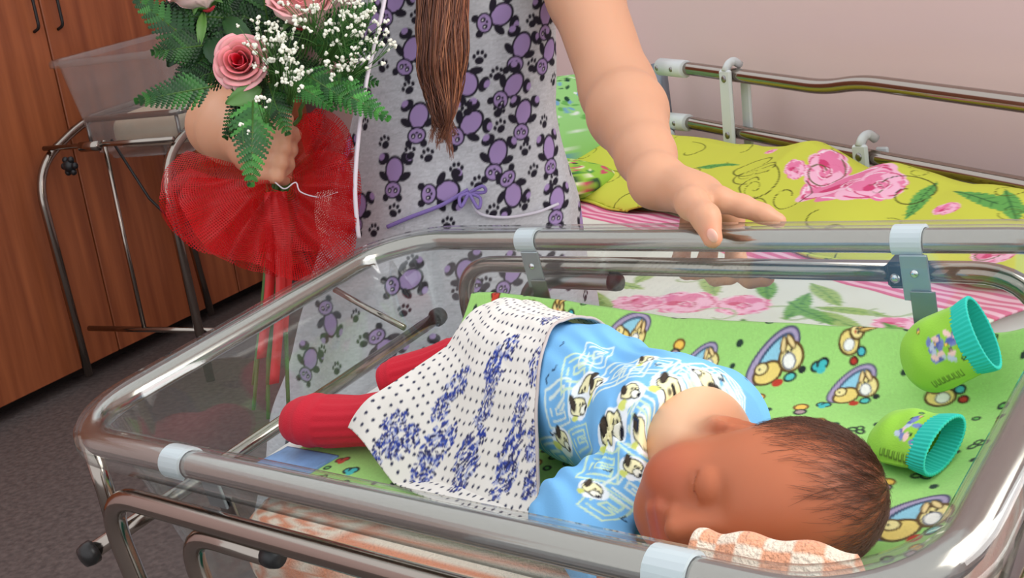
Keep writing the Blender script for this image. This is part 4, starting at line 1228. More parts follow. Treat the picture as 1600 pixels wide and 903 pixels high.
# ------------------------------------------------------------------ second bassinet by the wardrobe
A2 = WDIR.copy(); B2 = WNRM.copy()                              # along and across it
L1 = at_z(143, 603, 0.0); L1[2] = 0
b2 = thing('bassinet', 'empty acrylic bassinet on tall chrome legs in front of the wardrobe', 'bassinet', L1 + A2 * .35 + B2 * .22)
def q2_(a, b, z): return L1 + A2 * a + B2 * b + V(0, 0, z)
WID = .55
for k in (0, 1):
    b = WID * k
    path = [q2_(0, b, .04), q2_(-.02, b, .80), q2_(.30, b, .95), q2_(.62, b, .92), q2_(.70, b, .04)]
    MB().add(*tube_geo(round_path(path, [0, .13, .2, .12, 0], 9), .0155, 14)).build('side_frame', M['steel'], b2)
for a, z, r in ((.05, .86, .009), (.62, .86, .009), (.06, .2, .010)):
    MB().add(*tube_geo([q2_(a, -.01, z), q2_(a, WID / 2, z), q2_(a, WID + .01, z)], r, 10)).build('crossbar', M['steel'], b2)
MB().add(*tube_geo([q2_(.08, .235, .87), q2_(.07, .24, .5), q2_(.06, .25, .2)], .008, 10)).build('centre_post', M['steel'], b2)
MB().add(*tube_geo([q2_(.08, .27, .87), q2_(.10, .36, .66), q2_(.14, .47, .5)], .005, 8)).build('brace', M['dark_metal'], b2)
ringz = 1.0
def to2(P):
    P = np.asarray(P); th = math.radians(5)
    return L1 + P[..., :1] * A2 + P[..., 1:2] * B2 + (P[..., 2:] + P[..., :1] * math.sin(th)) * V(0, 0, 1)
TUBZ = .93
RR = rrect(.33, .215, .05, 0, 8) + V(.44, .34, TUBZ)
MB().add(*tube_geo(to2(RR), .011, 12, closed=True)).build('ring', M['steel'], b2)
for a in (.12, .7):
    for b in (.14, .53):
        MB().add(*tube_geo([to2(V(a, b, TUBZ - .1)), to2(V(a, b, TUBZ - .01))], .007, 8)).build('ring_post', M['steel_dull'], b2)
nut = MB().add(*tube_geo([q2_(.02, .19, .86), q2_(.02, .23, .86), q2_(.02, .27, .86)], .017, 10)).build('clamp', M['steel'], b2)
kb = q2_(.01, .13, .80)
mb = MB().add(*sphere_geo(kb, .022, 8, 10))
for i in range(6):
    a = i * math.pi / 3; mb.add(*sphere_geo(kb + B2 * .024 * math.cos(a) + V(0, 0, .024 * math.sin(a)), .012, 6, 8))
mb.build('star_knob', M['black_plastic'], b2)
make_tub(lambda P: to2(np.asarray(P) * V(1, 1, 1) + V(.44, .36, TUBZ + .20)), .40, .27, .34, .06, M['acrylic_far'], b2)
Pm = cushion(.30, .175, TUBZ - .125, TUBZ - .005, .44, .36, 60, 30)
o = grid_mesh('mattress', to2(Pm), M['beige'], None, None, False, True)
tag(o, 'bare beige baby mattress inside the empty bassinet', 'mattress')

# ------------------------------------------------------------------ the woman standing behind the bassinet
MY = 1.47
mom = thing('person', 'woman in a grey panda print dress holding a bouquet, one hand on the bassinet', 'person', V(-.09, MY + .02, 0))
LEV = [(-210, 700, 105), (-150, 706, 165), (-70, 716, 166), (0, 717, 160), (60, 714, 158), (130, 711, 159), (190, 706, 164), (260, 705, 182), (330, 704, 200), (400, 700, 215), (480, 696, 232), (600, 685, 252), (720, 680, 268), (820, 676, 276)]
lz, lc, lw = [], [], []
for py, cx, hwid in LEV:
    p = at_y(cx, py, MY); r = ray(cx, py); dpt = MY / r[1]
    lz.append(p[2]); lc.append(p[0]); lw.append(hwid * dpt / FPX)
lz, lc, lw = map(np.array, (lz, lc, lw))
o_ = np.argsort(lz)
def dress_c(z): return np.interp(z, lz[o_], lc[o_])
def dress_w(z): return np.interp(z, lz[o_], lw[o_])
nz_, na_ = 560, 620
zt, zb = lz.max(), lz.min()
zs_ = np.linspace(zt, zb, nz_)
a_ = np.linspace(0, 1, na_, endpoint=False)
a_ = 2 * math.pi * a_ + .55 * np.sin(2 * math.pi * a_ + math.pi / 2) * 0
ang = a_ + .62 * np.sin(a_)                                  # more columns towards the front (ang = 0 faces the camera) 
ang = a_ - .0
ang = np.sort(np.mod(a_ - .75 * np.sin(a_), 2 * math.pi))
cz = dress_c(zs_); wz = dress_w(zs_)
kk = np.hanning(31); kk /= kk.sum()
cz = np.convolve(np.pad(cz, 15, mode='edge'), kk, 'valid'); wz = np.convolve(np.pad(wz, 15, mode='edge'), kk, 'valid')
dz_ = np.clip(wz * .66, .02, .128) + .02 * np.clip((1.0 - zs_) / .4, 0, 1)
AN, ZS = np.meshgrid(ang, zs_)
fold = np.clip((1.03 - ZS) / .35, 0, 1)
rx = wz[:, None] * (1 + .035 * fold * np.sin(AN * 9 + 3 * np.sin(ZS * 4)) + .012 * np.sin(ZS * 38 + AN * 3))
ry = dz_[:, None] * (1 + .10 * fold * np.sin(AN * 8 + 1.0 + 2 * np.sin(ZS * 5)) + .018 * np.sin(ZS * 42 - AN * 4 + 2 * np.sin(AN * 3)))
bust = .028 * np.exp(-((ZS - 1.24) / .07) ** 2) * np.exp(-(np.sin(AN) / .75) ** 2) * (np.cos(AN) > 0)
belly = .022 * np.exp(-((ZS - .98) / .10) ** 2) * np.maximum(0, np.cos(AN)) ** 2
PX = cz[:, None] + rx * np.sin(AN); PY = MY + .015 - (ry + bust + belly) * np.cos(AN)
PD = np.stack([PX, PY, ZS], -1)
# unrolled cloth coordinates, zero at the front middle
dxy = np.linalg.norm(np.diff(PD, axis=1), axis=-1)
arc = np.concatenate([np.zeros((nz_, 1)), np.cumsum(dxy, 1)], 1)
half = arc[:, -1:] + .001
arc = np.where(AN > math.pi, arc - half, arc)
dpx = project(PD)
front = (np.cos(AN) > 0.02)
def dress_uv(px, py):
    d = (dpx[..., 0] - px) ** 2 + (dpx[..., 1] - py) ** 2 + 1e6 * (~front)
    i = np.unravel_index(np.argmin(d), d.shape); return arc[i], PD[i][2]
cd = Canvas(-.62, .62, zb - .02, zt + .02, 1150, (186, 187, 192))
cd.noise(.05, 3, 1); cd.noise(.05, 9, 2)
BK = (34, 30, 42); PU = (160, 136, 184)
def panda(cv, u, v, k, ang, mir=1):
    s = Stamp(cv, u, v, k, ang, mir)                          # head up before turning
    s.e(0, -.25, .52, .62, BK); s.e(0, -.25, .42, .50, PU)
    for m in (-1, 1):
        s.e(m * .62, -.72, .34, .24, BK, m * .6); s.e(m * .74, -.80, .17, .14, PU, m * .6)
        s.e(m * .58, .02, .32, .17, BK, m * -.5)
        s.e(m * .36, .92, .17, .17, BK)
    s.e(0, .58, .46, .38, BK); s.e(0, .58, .38, .30, PU)
    for m in (-1, 1): s.e(m * .16, .60, .11, .12, BK); s.e(m * .16, .62, .035, .04, (230, 225, 235))
    s.e(0, .46, .07, .05, BK)
def paw(cv, u, v, k, ang):
    s = Stamp(cv, u, v, k, ang)
    s.e(0, -.25, .5, .4, BK)
    for x, y in ((-.62, .2), (-.24, .58), (.24, .58), (.62, .2)): s.e(x, y, .2, .26, BK)
pandas = [(776, 27, 1.9), (812, 80, 2.8), (797, 140, 2.3), (816, 184, 3.0), (641, 86, 2.7), (726, 123, .5), (653, 190, 3.1), (729, 199, 2.2), (776, 248, 2.9), (615, 276, 3.1), (690, 300, 1.6), (799, 296, .4), (859, 239, 3.2), (541, 240, 3.0), (613, 8, 2.5), (578, 40, 2.0), (853, 30, 3.1), (856, 86, 2.5), (870, 320, 3.0), (632, 440, 1.8), (516, 498, .4), (483, 569, 2.8), (798, 432, 2.5), (732, 432, 3.6), (850, 420, 1.0), (560, 330, 3.0), (690, 60, 3.0), (560, 140, 2.0), (600, 540, .6), (680, 560, 2.6), (760, 540, 1.0), (690, -40, 2), (800, -60, 1), (620, -90, 3)]
spots = []
for px, py, a in pandas:
    u, v = dress_uv(px, py); panda(cd, u, v, .0285, a); spots.append((u, v, .040))
for px, py in [(650, 27), (600, 61), (598, 103), (638, 138), (749, 90), (776, 116), (831, 33), (831, 103), (779, 173), (782, 199), (731, 171), (601, 224), (668, 244), (713, 266), (747, 287), (821, 234), (834, 267), (867, 281), (850, 191), (616, 330), (584, 360), (556, 494), (567, 533), (526, 576), (644, 408), (503, 549), (758, 444), (714, 461), (631, 486), (890, 445), (915, 462), (865, 125), (570, 195), (640, 240), (700, 350), (820, 320), (770, 330)]:
    u, v = dress_uv(px, py); paw(cd, u, v, .0118, random.uniform(-.5, .5)); spots.append((u, v, .016))
for i in range(260):
    u, v = random.uniform(-.6, .6), random.uniform(zb, zt); k = .036 if i % 2 else .014
    if any(math.hypot(u - a, v - b) < c + k for a, b, c in spots): continue
    if abs(u) < .20 and v > .62: continue
    if i % 2: panda(cd, u, v, .0285, random.uniform(0, 6.28))
    else: paw(cd, u, v, .0105, random.uniform(-.6, .6))
    spots.append((u, v, k))
dr = grid_mesh('dress', PD, M['print'], mom, cd.sample(arc, ZS), False, True, flip=True)
dr['label'] = 'grey heather cotton dress printed with purple pandas and paw marks'
# patch pocket with a lilac bow at the hip
def on_dress(px, py, off):
    d = (dpx[..., 0] - px) ** 2 + (dpx[..., 1] - py) ** 2 + 1e6 * (~front)
    i = np.unravel_index(np.argmin(d), d.shape); p = PD[i].copy(); p[1] -= off; return p
edge_ = spline([on_dress(738, 318, .006), on_dress(752, 333, .007), on_dress(790, 338, .007), on_dress(838, 331, .007), on_dress(872, 318, .006)], 24)
pk = MB().add(*tube_geo(edge_, .0020, 8)).build('pocket_edge', mat_plain('pocket_edge', (206, 202, 214), .8), dr)
lil = mat_plain('lilac_trim', (132, 112, 178), .8)
edge_ = spline([on_dress(605, 352, .006), on_dress(640, 338, .006), on_dress(690, 318, .007), on_dress(732, 295, .006)], 24)
MB().add(*tube_geo(edge_, .0026, 8)).build('pocket_trim', lil, dr)
for dx, dy in ((14, 22), (20, -12), (-12, 20)):
    c0 = on_dress(733, 300, .010); c1 = on_dress(733 + dx, 300 + dy, .016); c2 = on_dress(733 + dx * 1.2, 300 + dy * .3, .012)
    MB().add(*tube_geo(spline([c0, c1, c2, c0], 16), .0022, 8)).build('bow_loop', lil, dr)

# body: trunk, legs and head coarse, arms and hands fine, one skin mesh
def woman_skin():
    parts = []
    cxm = float(dress_c(1.1))
    Bd = SDF((-.42, MY - .26, -.01), (.30, MY + .26, 1.72), .011)
    hipc = V(float(dress_c(.85)), MY + .02, .86)
    Bd.cone(hipc, V(cxm, MY + .02, 1.05), .105, .085, .05); Bd.cone(V(cxm, MY + .02, 1.05), V(cxm + .01, MY + .02, 1.26), .085, .10, .05)
    Bd.cone(V(cxm - .10, MY + .03, 1.335), V(cxm + .12, MY + .03, 1.33), .052, .052, .04)
    Bd.cone(V(cxm + .01, MY + .03, 1.33), V(cxm + .015, MY + .0, 1.45), .058, .052, .03)
    hcx = V(cxm + .02, MY - .02, 1.55)
    Bd.ell(hcx, (.075, .092, .108), k=.03); Bd.ell(hcx + V(0, -.035, -.05), (.052, .055, .065), k=.03)
    Bd.cone(hcx + V(0, -.088, .005), hcx + V(0, -.108, -.022), .010, .015, .012)
    for s in (-1, 1):
        Bd.ell(hcx + V(s * .075, .01, -.01), (.010, .018, .03), k=.01); Bd.ell(hcx + V(s * .03, -.086, .012), (.016, .010, .010), k=.01, cut=True)
        Bd.cone(hipc + V(s * .075, 0, -.03), V(hipc[0] + s * .085, MY + .02, .47), .078, .052, .03)
        Bd.cone(V(hipc[0] + s * .085, MY + .02, .47), V(hipc[0] + s * .09, MY + .03, .08), .054, .034, .03)
        Bd.cone(V(hipc[0] + s * .09, MY + .05, .045), V(hipc[0] + s * .10, MY - .13, .03), .040, .028, .02)
    parts.append(Bd.surface())
    # arm resting on the bassinet
    sh_ = V(cxm + .150, MY + .02, 1.315)
    el = at(966, 142, 1.235); wr1 = at(1026, 283, 1.015)
    A1 = SDF(np.minimum(np.minimum(sh_, wr1), el) - V(.08, .20, .13), np.maximum(np.maximum(sh_, wr1), el) + V(.17, .08, .07), .0030)
    fa = el * .55 + wr1 * .45
    A1.cone(sh_, sh_ * .45 + el * .55, .052, .044, .02); A1.cone(sh_ * .45 + el * .55, el, .044, .0405, .02)
    A1.cone(el, el * .72 + wr1 * .28, .0405, .0420, .02); A1.cone(el * .72 + wr1 * .28, el * .25 + wr1 * .75, .042, .0285, .015)
    A1.cone(el * .25 + wr1 * .75, wr1, .0285, .0245, .012)
    A1.cone(at(950, 134, 1.195), at(992, 112, 1.20), .0016, .0012, .010, cut=True)
    hand_on_rim(A1, wr1)
    parts.append(A1.surface())
    # arm carrying the bouquet
    sh2 = V(cxm - .140, MY + .03, 1.325); el2 = at(345, 196, 1.56); wr2 = at(388, 222, 1.415)
    A3 = SDF(np.minimum(np.minimum(sh2, wr2), el2) - V(.08, .16, .12), np.maximum(np.maximum(sh2, wr2), el2) + V(.12, .08, .08), .0032)
    A3.cone(sh2, el2, .050, .045, .02); A3.cone(el2, el2 * .6 + wr2 * .4, .045, .044, .02); A3.cone(el2 * .6 + wr2 * .4, wr2, .044, .030, .015)
    hand_on_stems(A3, wr2)
    parts.append(A3.surface())
    vs, fs, n = [], [], 0
    for v, f in parts:
        vs.append(v); fs.append(f + n); n += len(v)
    return np.concatenate(vs), np.concatenate(fs)
def hand_on_rim(A, w):
    W = lambda px, py, y: T2W(tub_y(px, py, y))
    D = at
    mc_i, mc_m, mc_r, mc_p = W(1124, 312, .232), W(1112, 313, .250), W(1096, 312, .266), W(1078, 312, .280)
    for m, r in ((mc_i, .0118), (mc_m, .0118), (mc_r, .0112), (mc_p, .0105)):
        A.cone(w, m, .0185, r, .014)
    pc = (w + mc_i + mc_r) / 3
    A.ell(pc, (.026, .026, .016), k=.015)
    # index lies along the rim, its end dips behind it
    A.chain([mc_i, W(1160, 322, .238), W(1192, 334, .242), W(1216, 345, .246)], [.0108, .0096, .0084, .0070], .005)
    # three fingers go over the outside and come back under the tubes
    A.chain([mc_m, W(1146, 340, .266), W(1150, 410, .256), W(1172, 434, .232), W(1196, 434, .226)], [.0108, .0098, .0096, .0092, .0080], .004)
    A.chain([mc_r, W(1118, 338, .276), W(1104, 410, .258), W(1118, 432, .232), W(1140, 433, .226)], [.0104, .0095, .0090, .0084, .0074], .004)
    A.chain([mc_p, W(1078, 340, .280), W(1064, 404, .258), W(1072, 424, .234), W(1088, 427, .228)], [.0096, .0086, .0080, .0074, .0066], .004)
    # thumb comes forward over the rim
    t0 = w * .62 + mc_i * .38
    A.chain([t0, W(1082, 318, .205), W(1103, 340, .186), W(1113, 372, .178)], [.0165, .0135, .0112, .0086], .008)
def hand_on_stems(A, w):
    g = at(428, 238, 1.375)
    mid = (w + g) / 2
    A.cone(w, at(415, 226, 1.38), .029, .026, .015)
    A.ell(at(408, 232, 1.385), (.040, .030, .038), k=.02)
    for i, (y0, L) in enumerate(((206, 1.0), (229, 1.05), (252, 1.0), (272, .85))):
        k0 = at(418 - 3 * i, y0, 1.350); k1 = at(443 - 4 * i, y0 + 2, 1.322); k2 = at(458 - 5 * i, y0 + 5, 1.345); k3 = at(452 - 5 * i, y0 + 8, 1.372)
        A.chain([k0, k1, k2, k3], [.0125, .0108 * L + .0006, .0098, .0084], .004)
    A.chain([at(405, 205, 1.36), at(425, 188, 1.345), at(448, 186, 1.345)], [.0135, .0115, .0090], .006)
wv, wf = woman_skin()
cw_ = np.ones((len(wv), 3)) * lin((208, 154, 122))
cw_ *= (1 + .025 * smooth_noise(wv, 30, 44))[:, None]
tipm = np.zeros(len(wv))
for p in [T2W(tub_y(1113, 372, .178)), T2W(tub_y(1196, 427, .230)), T2W(tub_y(1143, 425, .230)), T2W(tub_y(1090, 420, .234))]:
    tipm = np.maximum(tipm, np.exp(-np.sum((wv - p) ** 2, 1) / .0002))
cw_ = cw_ * (1 - .4 * tipm[:, None]) + lin((232, 130, 104)) * .4 * tipm[:, None]
lips_c = V(float(dress_c(1.1)) + .02, MY - .12, 1.482)
lm = np.exp(-(((wv - lips_c) / V(.022, .03, .007)) ** 2).sum(1)); cw_ = cw_ * (1 - .7 * lm[:, None]) + lin((190, 96, 92)) * .7 * lm[:, None]
link('body', make_mesh('body', wv, wf, cw_), M['skin'], mom)
# thumb nail
nm = mat_plain('nail', (240, 176, 156), .25)
tn_ = T2W(tub_y(1113, 368, .171))
MB().add(*sphere_geo(tn_, (.0050, .0022, .0064), 8, 12, (unit(TR[:, 0] + .2 * TR[:, 2]), TR[:, 1], unit(TR[:, 2] - .2 * TR[:, 0])))).build('thumb_nail', nm, mom)
# short sleeve over the resting arm
cxm = float(dress_c(1.1)); sh_ = V(cxm + .145, MY + .02, 1.33); el = at(966, 142, 1.235)
axs = unit(el - sh_); Ls = np.linalg.norm(at(908, 22, 1.35) - sh_)
t_sl = np.linspace(-.04, .150, 60); n = 120; a = np.arange(n) * 2 * math.pi / n
u0 = unit(np.cross(axs, V(0, 1, 0))); w0 = np.cross(axs, u0)
def sleeve(sh, axs, label):
    u0 = unit(np.cross(axs, V(0, 1, 0))); w0 = np.cross(axs, u0)
    rr = .068 - .02 * np.clip(t_sl / .15, 0, 1)
    T_, A_ = np.meshgrid(t_sl, a, indexing='ij')
    R_ = np.interp(T_, t_sl, rr) * (1 + .04 * np.sin(A_ * 5 + T_ * 30)) + .0
    P = sh + T_[..., None] * axs + (R_ * np.cos(A_))[..., None] * u0 + (R_ * np.sin(A_))[..., None] * w0
    cs = Canvas(-.06, .17, -.05, .45, 1100, (186, 187, 192)); cs.noise(.05, 3, 1)
    for i in range(40):
        u, v = random.uniform(-.05, .13), random.uniform(-.04, .42)
        (paw if i % 3 else panda)(cs, u, v, .0105 if i % 3 else .022, random.uniform(0, 6))
    cc = cs.sample(T_, A_ * .055)
    o = grid_mesh('sleeve', P, M['print'], mom, cc, False, True); solidify(o, .003, -1)
    MB().add(*tube_geo(P[-1], .0022, 6, closed=True)).build('sleeve_hem', mat_plain('sleeve_hem', (168, 168, 174), .9), o)
sleeve(sh_, axs, '')
sh2 = V(cxm - .135, MY + .03, 1.335); el2 = at(345, 196, 1.56)
sleeve(sh2, unit(el2 - sh2), '')
# long auburn hair hanging over the chest
mb = MB()
cl = [(735, -400, 1.46, 22), (732, -320, 1.385, 24), (718, -240, 1.325, 26), (706, -160, 1.295, 28), (700, -90, 1.288, 30), (694, -20, 1.285, 34), (690, 40, 1.285, 37), (690, 90, 1.29, 33), (692, 130, 1.30, 24), (694, 170, 1.305, 15), (693, 205, 1.31, 8), (692, 228, 1.31, 4)]
core = np.array([at(x, y, d) for x, y, d, w in cl]); cwid = np.array([1.18 * w * d / FPX for x, y, d, w in cl])
ks = 56
C = spline(core, ks); Wd = np.interp(np.linspace(0, 1, ks), np.linspace(0, 1, len(cwid)), cwid)
for i in range(950):
    u, v = rng.normal(0, .5), rng.normal(0, .5)
    rr = math.hypot(u, v)
    if rr > 1: u, v = u / rr, v / rr
    ln = random.uniform(.62, .97) if i % 5 else random.uniform(.85, 1.0)
    m = int(ks * ln); ph = random.uniform(0, 6.28)
    s = np.linspace(0, ln, m)
    wav = .0055 * np.sin(s * 15 + ph * .35 + u * 2) * s + .0015 * np.sin(s * 25 + ph)
    P = C[:m] + (Wd[:m] * u + wav)[:, None] * V(1, 0, 0) + (np.minimum(Wd[:m], .012) * v)[:, None] * V(0, 1, 0)
    r = np.full(m, .0006); r[-6:] *= np.linspace(1, .3, 6)
    g = random.uniform(.55, 1.35) * (1 + .5 * np.clip((u + .3), -1, 1) * .4)  # strands brighten to the right, side light put into their colour
    base_ = lin(random.choice([(112, 62, 42), (140, 84, 56), (92, 52, 38), (150, 96, 66)]))
    sl = P[::2] if m > 12 else P
    mb.add(*tube_geo(sl, r[::2] if m > 12 else r, 3, caps=False), color=base_ * g)
for k, (tx, ty) in enumerate(((672, 222), (706, 248), (700, 236), (676, 205), (712, 215), (684, 232))):
    for j in range(22):
        e = at(tx + random.uniform(-4, 4), ty + random.uniform(-14, 4), 1.312)
        P = spline([at(692 + random.uniform(-8, 8), 140, 1.30), at((692 + tx) / 2 + random.uniform(-5, 5) , 185, 1.308), e], 12)
        mb.add(*tube_geo(P, np.linspace(.0006, .0002, 12), 3, caps=False), color=lin((128, 76, 52)) * random.uniform(.7, 1.2))
# hair over the head
hcx = V(cxm + .02, MY - .02, 1.55)
for i in range(700):
    th = random.uniform(0, 1.35); ph = random.uniform(0, 6.28)
    d0 = V(math.sin(th) * math.cos(ph), math.sin(th) * math.sin(ph) + .25, math.cos(th)); d0 = unit(d0)
    pts = []
    for k in range(7):
        s = k / 6; d = unit(d0 * (1 - s) + V(d0[0] * 1.1, .75 + .3 * abs(d0[1]), -.55) * s)
        pts.append(hcx + d * V(.083, .102, .118))
    mb.add(*tube_geo(spline(pts, 9), .0022, 3, caps=False), color=lin((116, 66, 46)) * random.uniform(.6, 1.2))
mb.build('hair', M['hair'], mom)

# ------------------------------------------------------------------ the bouquet
bq = thing('bouquet', 'bouquet of pink roses with ferns and white gypsophila in a red net wrap', 'bouquet', at(425, 470, 1.37))
def basis(n, upv=V(0, 0, 1)):
    n = unit(n); x = unit(np.cross(upv, n)); return x, np.cross(n, x), n
def rose(c, n, R, seed, label):
    r = random.Random(seed)
    X_, Y_, N_ = basis(n)
    ro = MB().add(*sphere_geo(c - N_ * R * .55, (R * .42, R * .42, R * .5), 8, 14, (X_, Y_, N_)), color=lin((226, 70, 84))).build('rose', M['petal'], bq)
    ro['label'] = label
    lay = [(3, .20, .30, 1.05, 1.30), (3, .34, .42, 1.00, 1.25), (4, .50, .62, .94, 1.15), (5, .70, .86, .82, 1.0), (5, .90, 1.12, .62, .9), (5, 1.02, 1.30, .40, .85)]
    for li, (k, r0, r1, top, wid) in enumerate(lay):
        for j in range(k):
            ph = 2 * math.pi * (j + .37 * li + r.uniform(-.08, .08)) / k
            sN, tN = 13, 12
            s = np.linspace(-1, 1, sN)[:, None]; t = np.linspace(0, 1, tN)[None]
            wd = wid * np.sqrt(np.clip(np.sin(np.pi * (.10 + .78 * t)), 0, 1))
            tip = 1 - .16 * np.abs(s) ** 2.2
            a = ph + s * wd
            rad = R * (.22 + (r0 - .22) * np.clip(t * 2, 0, 1) ** .8 + (r1 - r0) * np.clip(t * 1.3 - .3, 0, 1) ** 2.2)
            rad = rad * (1 + .05 * s * (1 if j % 2 else -1))
            curl_ = np.clip((t - .80) / .2, 0, 1) * (.12 + .12 * (li > 2))
            z = R * (-.85 + (top + .85) * t * tip) - R * curl_ * .55 * (li > 1)
            rad = rad + R * curl_ * .5 * (li > 1)
            P = c + (rad * np.cos(a))[..., None] * X_ + (rad * np.sin(a))[..., None] * Y_ + (z * np.ones_like(a))[..., None] * N_
            inn, outc = lin((222, 30, 52)), lin((248, 222, 214)); edge = lin((236, 96, 120))
            m_ = li / 5; base_ = inn * (1 - m_) + lin((248, 204, 200)) * m_
            tt = (t * np.ones_like(s))[..., None]; es = (np.abs(s) * np.ones_like(t))[..., None]
            w_out = np.clip(1 - tt * 1.15, 0, 1) * np.clip(m_ * 1.6, 0, 1)
            cc = base_ * (1 - w_out) + outc * w_out
            w_e = np.clip((tt - .84) / .16, 0, 1) * .5
            cc = cc * (1 - w_e) + edge * w_e
            o = grid_mesh('petal', P, M['petal'], ro, cc, flip=False); solidify(o, .0006, 0)
    for j in range(5):
        a = j * 1.256; d = math.cos(a) * X_ + math.sin(a) * Y_
        P = spline([c - N_ * R * .95, c - N_ * R * .8 + d * R * .4, c - N_ * R * .55 + d * R * .85, c - N_ * R * .75 + d * R * 1.15], 8)
        sd = np.cross(N_, d); wds = R * .22 * np.sin(np.linspace(.3, math.pi, 8))
        G_ = np.stack([P - sd * wds[:, None], P + N_ * .0006, P + sd * wds[:, None]], 1)
        o = grid_mesh('sepal', G_, M['stem'], ro); solidify(o, .0006)
    return ro
back = -ray(430, 60)
rose(at(377, 98, 1.245), unit(back * 1.0 + V(-.15, 0, .25)), .0235, 1, 'open pink rose with a red heart')
rose(at(468, 8, 1.26), unit(back * .25 + V(.10, -.1, .95)), .0290, 2, 'pink rose seen from its side')
rose(at(312, -16, 1.27), unit(back * .15 + V(-.25, -.1, .95)), .0265, 3, 'pale pink rose seen from below')
# stems
hand = at(432, 240, 1.352)
def stem_path(top, bot): return spline([top, (top * .45 + hand * .55) + V(0, .01, 0), hand + V(0, 0, 0), hand * .5 + bot * .5, bot], 24)
for top, bot in ((at(372, 118, 1.29), at(398, 640, 1.42)), (at(466, 46, 1.30), at(440, 610, 1.43)), (at(312, 22, 1.30), at(420, 600, 1.40)), (at(420, 90, 1.32), at(432, 655, 1.41)), (at(500, 110, 1.32), at(410, 630, 1.43)), (at(350, 120, 1.32), at(446, 640, 1.42)), (at(440, 60, 1.32), at(390, 600, 1.42))):
    top = top; j = V(random.uniform(-.012, .012), random.uniform(-.006, .01), 0)
    P = stem_path(top, bot); P[6:] += j
    MB().add(*tube_geo(P, .0026, 8)).build('stem', M['stem'], bq)
MB().add(*tube_geo(np.array([hand + V(0, .008, .05), hand + V(0, .008, 0), hand + V(0, .008, -.06)]), [.012, .016, .013], 12)).build('stem_bundle', M['stem'], bq)
# fern fronds
def frond(base_, tip_, width, n_, bend=.012, pairs=13, dark=1.0):
    base_ = np.asarray(base_); tip_ = np.asarray(tip_); ax_ = unit(tip_ - base_); L = np.linalg.norm(tip_ - base_)
    n_ = unit(n_ - ax_ * (n_ @ ax_)); sd = np.cross(ax_, n_)
    mb = MB()
    C = np.array([base_ + ax_ * L * s + n_ * bend * 4 * s * (1 - s) for s in np.linspace(0, 1, 16)])
    mb.add(*tube_geo(C, np.linspace(.0012, .0004, 16), 4), color=lin((70, 104, 44)))
    for i in range(pairs):
        s = .10 + .88 * i / (pairs - 1)
        p = base_ + ax_ * L * s + n_ * bend * 4 * s * (1 - s)
        ln = width * (1 - s) ** .75 * min(1, .55 + s * 3) + .003
        for m in (-1, 1):
            d = unit(sd * m + ax_ * .75 + n_ * random.uniform(-.15, .1)); dn = unit(np.cross(d, n_)); bl = L / pairs * 1.15
            q = 6; v = []
            for k in range(q + 1):
                f_ = k / q; wdt = bl * (1 - f_ ** 2 * .9) * .55
                droop = -n_ * .12 * ln * f_ * f_
                cpt = p + d * ln * f_ + droop
                v += [cpt - dn * wdt * .5, cpt, cpt + dn * wdt * .5]
                if k < q:
                    cpt2 = p + d * ln * (f_ + .62 / q) + droop
                    v += [cpt2 - dn * wdt, cpt2 + n_ * .0006, cpt2 + dn * wdt]
            rows = len(v) // 3
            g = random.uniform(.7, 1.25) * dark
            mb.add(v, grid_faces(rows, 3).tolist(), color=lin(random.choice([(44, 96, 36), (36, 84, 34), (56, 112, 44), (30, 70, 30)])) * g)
    o = mb.build('fern_frond', M['fern'], bq, False); solidify(o, .0005, 0)
    return o
nb = back
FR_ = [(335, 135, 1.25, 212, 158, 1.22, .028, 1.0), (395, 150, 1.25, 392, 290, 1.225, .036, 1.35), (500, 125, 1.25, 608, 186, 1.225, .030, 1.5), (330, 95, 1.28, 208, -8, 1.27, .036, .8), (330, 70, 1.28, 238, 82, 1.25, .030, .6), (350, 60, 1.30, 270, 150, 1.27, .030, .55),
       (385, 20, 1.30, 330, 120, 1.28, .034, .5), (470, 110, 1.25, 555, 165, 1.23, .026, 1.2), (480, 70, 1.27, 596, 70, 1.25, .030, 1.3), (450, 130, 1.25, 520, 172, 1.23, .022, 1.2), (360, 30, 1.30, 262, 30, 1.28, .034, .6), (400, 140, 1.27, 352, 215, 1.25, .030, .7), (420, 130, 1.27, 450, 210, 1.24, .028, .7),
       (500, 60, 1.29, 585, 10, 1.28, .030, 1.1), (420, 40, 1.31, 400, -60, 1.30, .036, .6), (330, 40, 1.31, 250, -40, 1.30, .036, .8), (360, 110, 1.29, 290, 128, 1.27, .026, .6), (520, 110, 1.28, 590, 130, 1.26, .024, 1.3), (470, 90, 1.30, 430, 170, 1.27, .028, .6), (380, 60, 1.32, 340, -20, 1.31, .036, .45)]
for i in range(26):
    x0, y0 = random.uniform(300, 430), random.uniform(10, 120); an = random.uniform(0, 6.28); ln = random.uniform(70, 110)
    x1, y1 = x0 + ln * math.cos(an), y0 + ln * .8 * math.sin(an)
    if 225 < x1 < 540 and y1 < 150: FR_.append((x0, y0, random.uniform(1.30, 1.33), x1, y1, random.uniform(1.29, 1.33), .034, random.uniform(.3, .6)))
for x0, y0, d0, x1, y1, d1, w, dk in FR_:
    frond(at(x0, y0, d0), at(x1, y1, d1), w, unit(nb + V(random.uniform(-.3, .3), 0, random.uniform(-.1, .4))), .010, 13, dk)
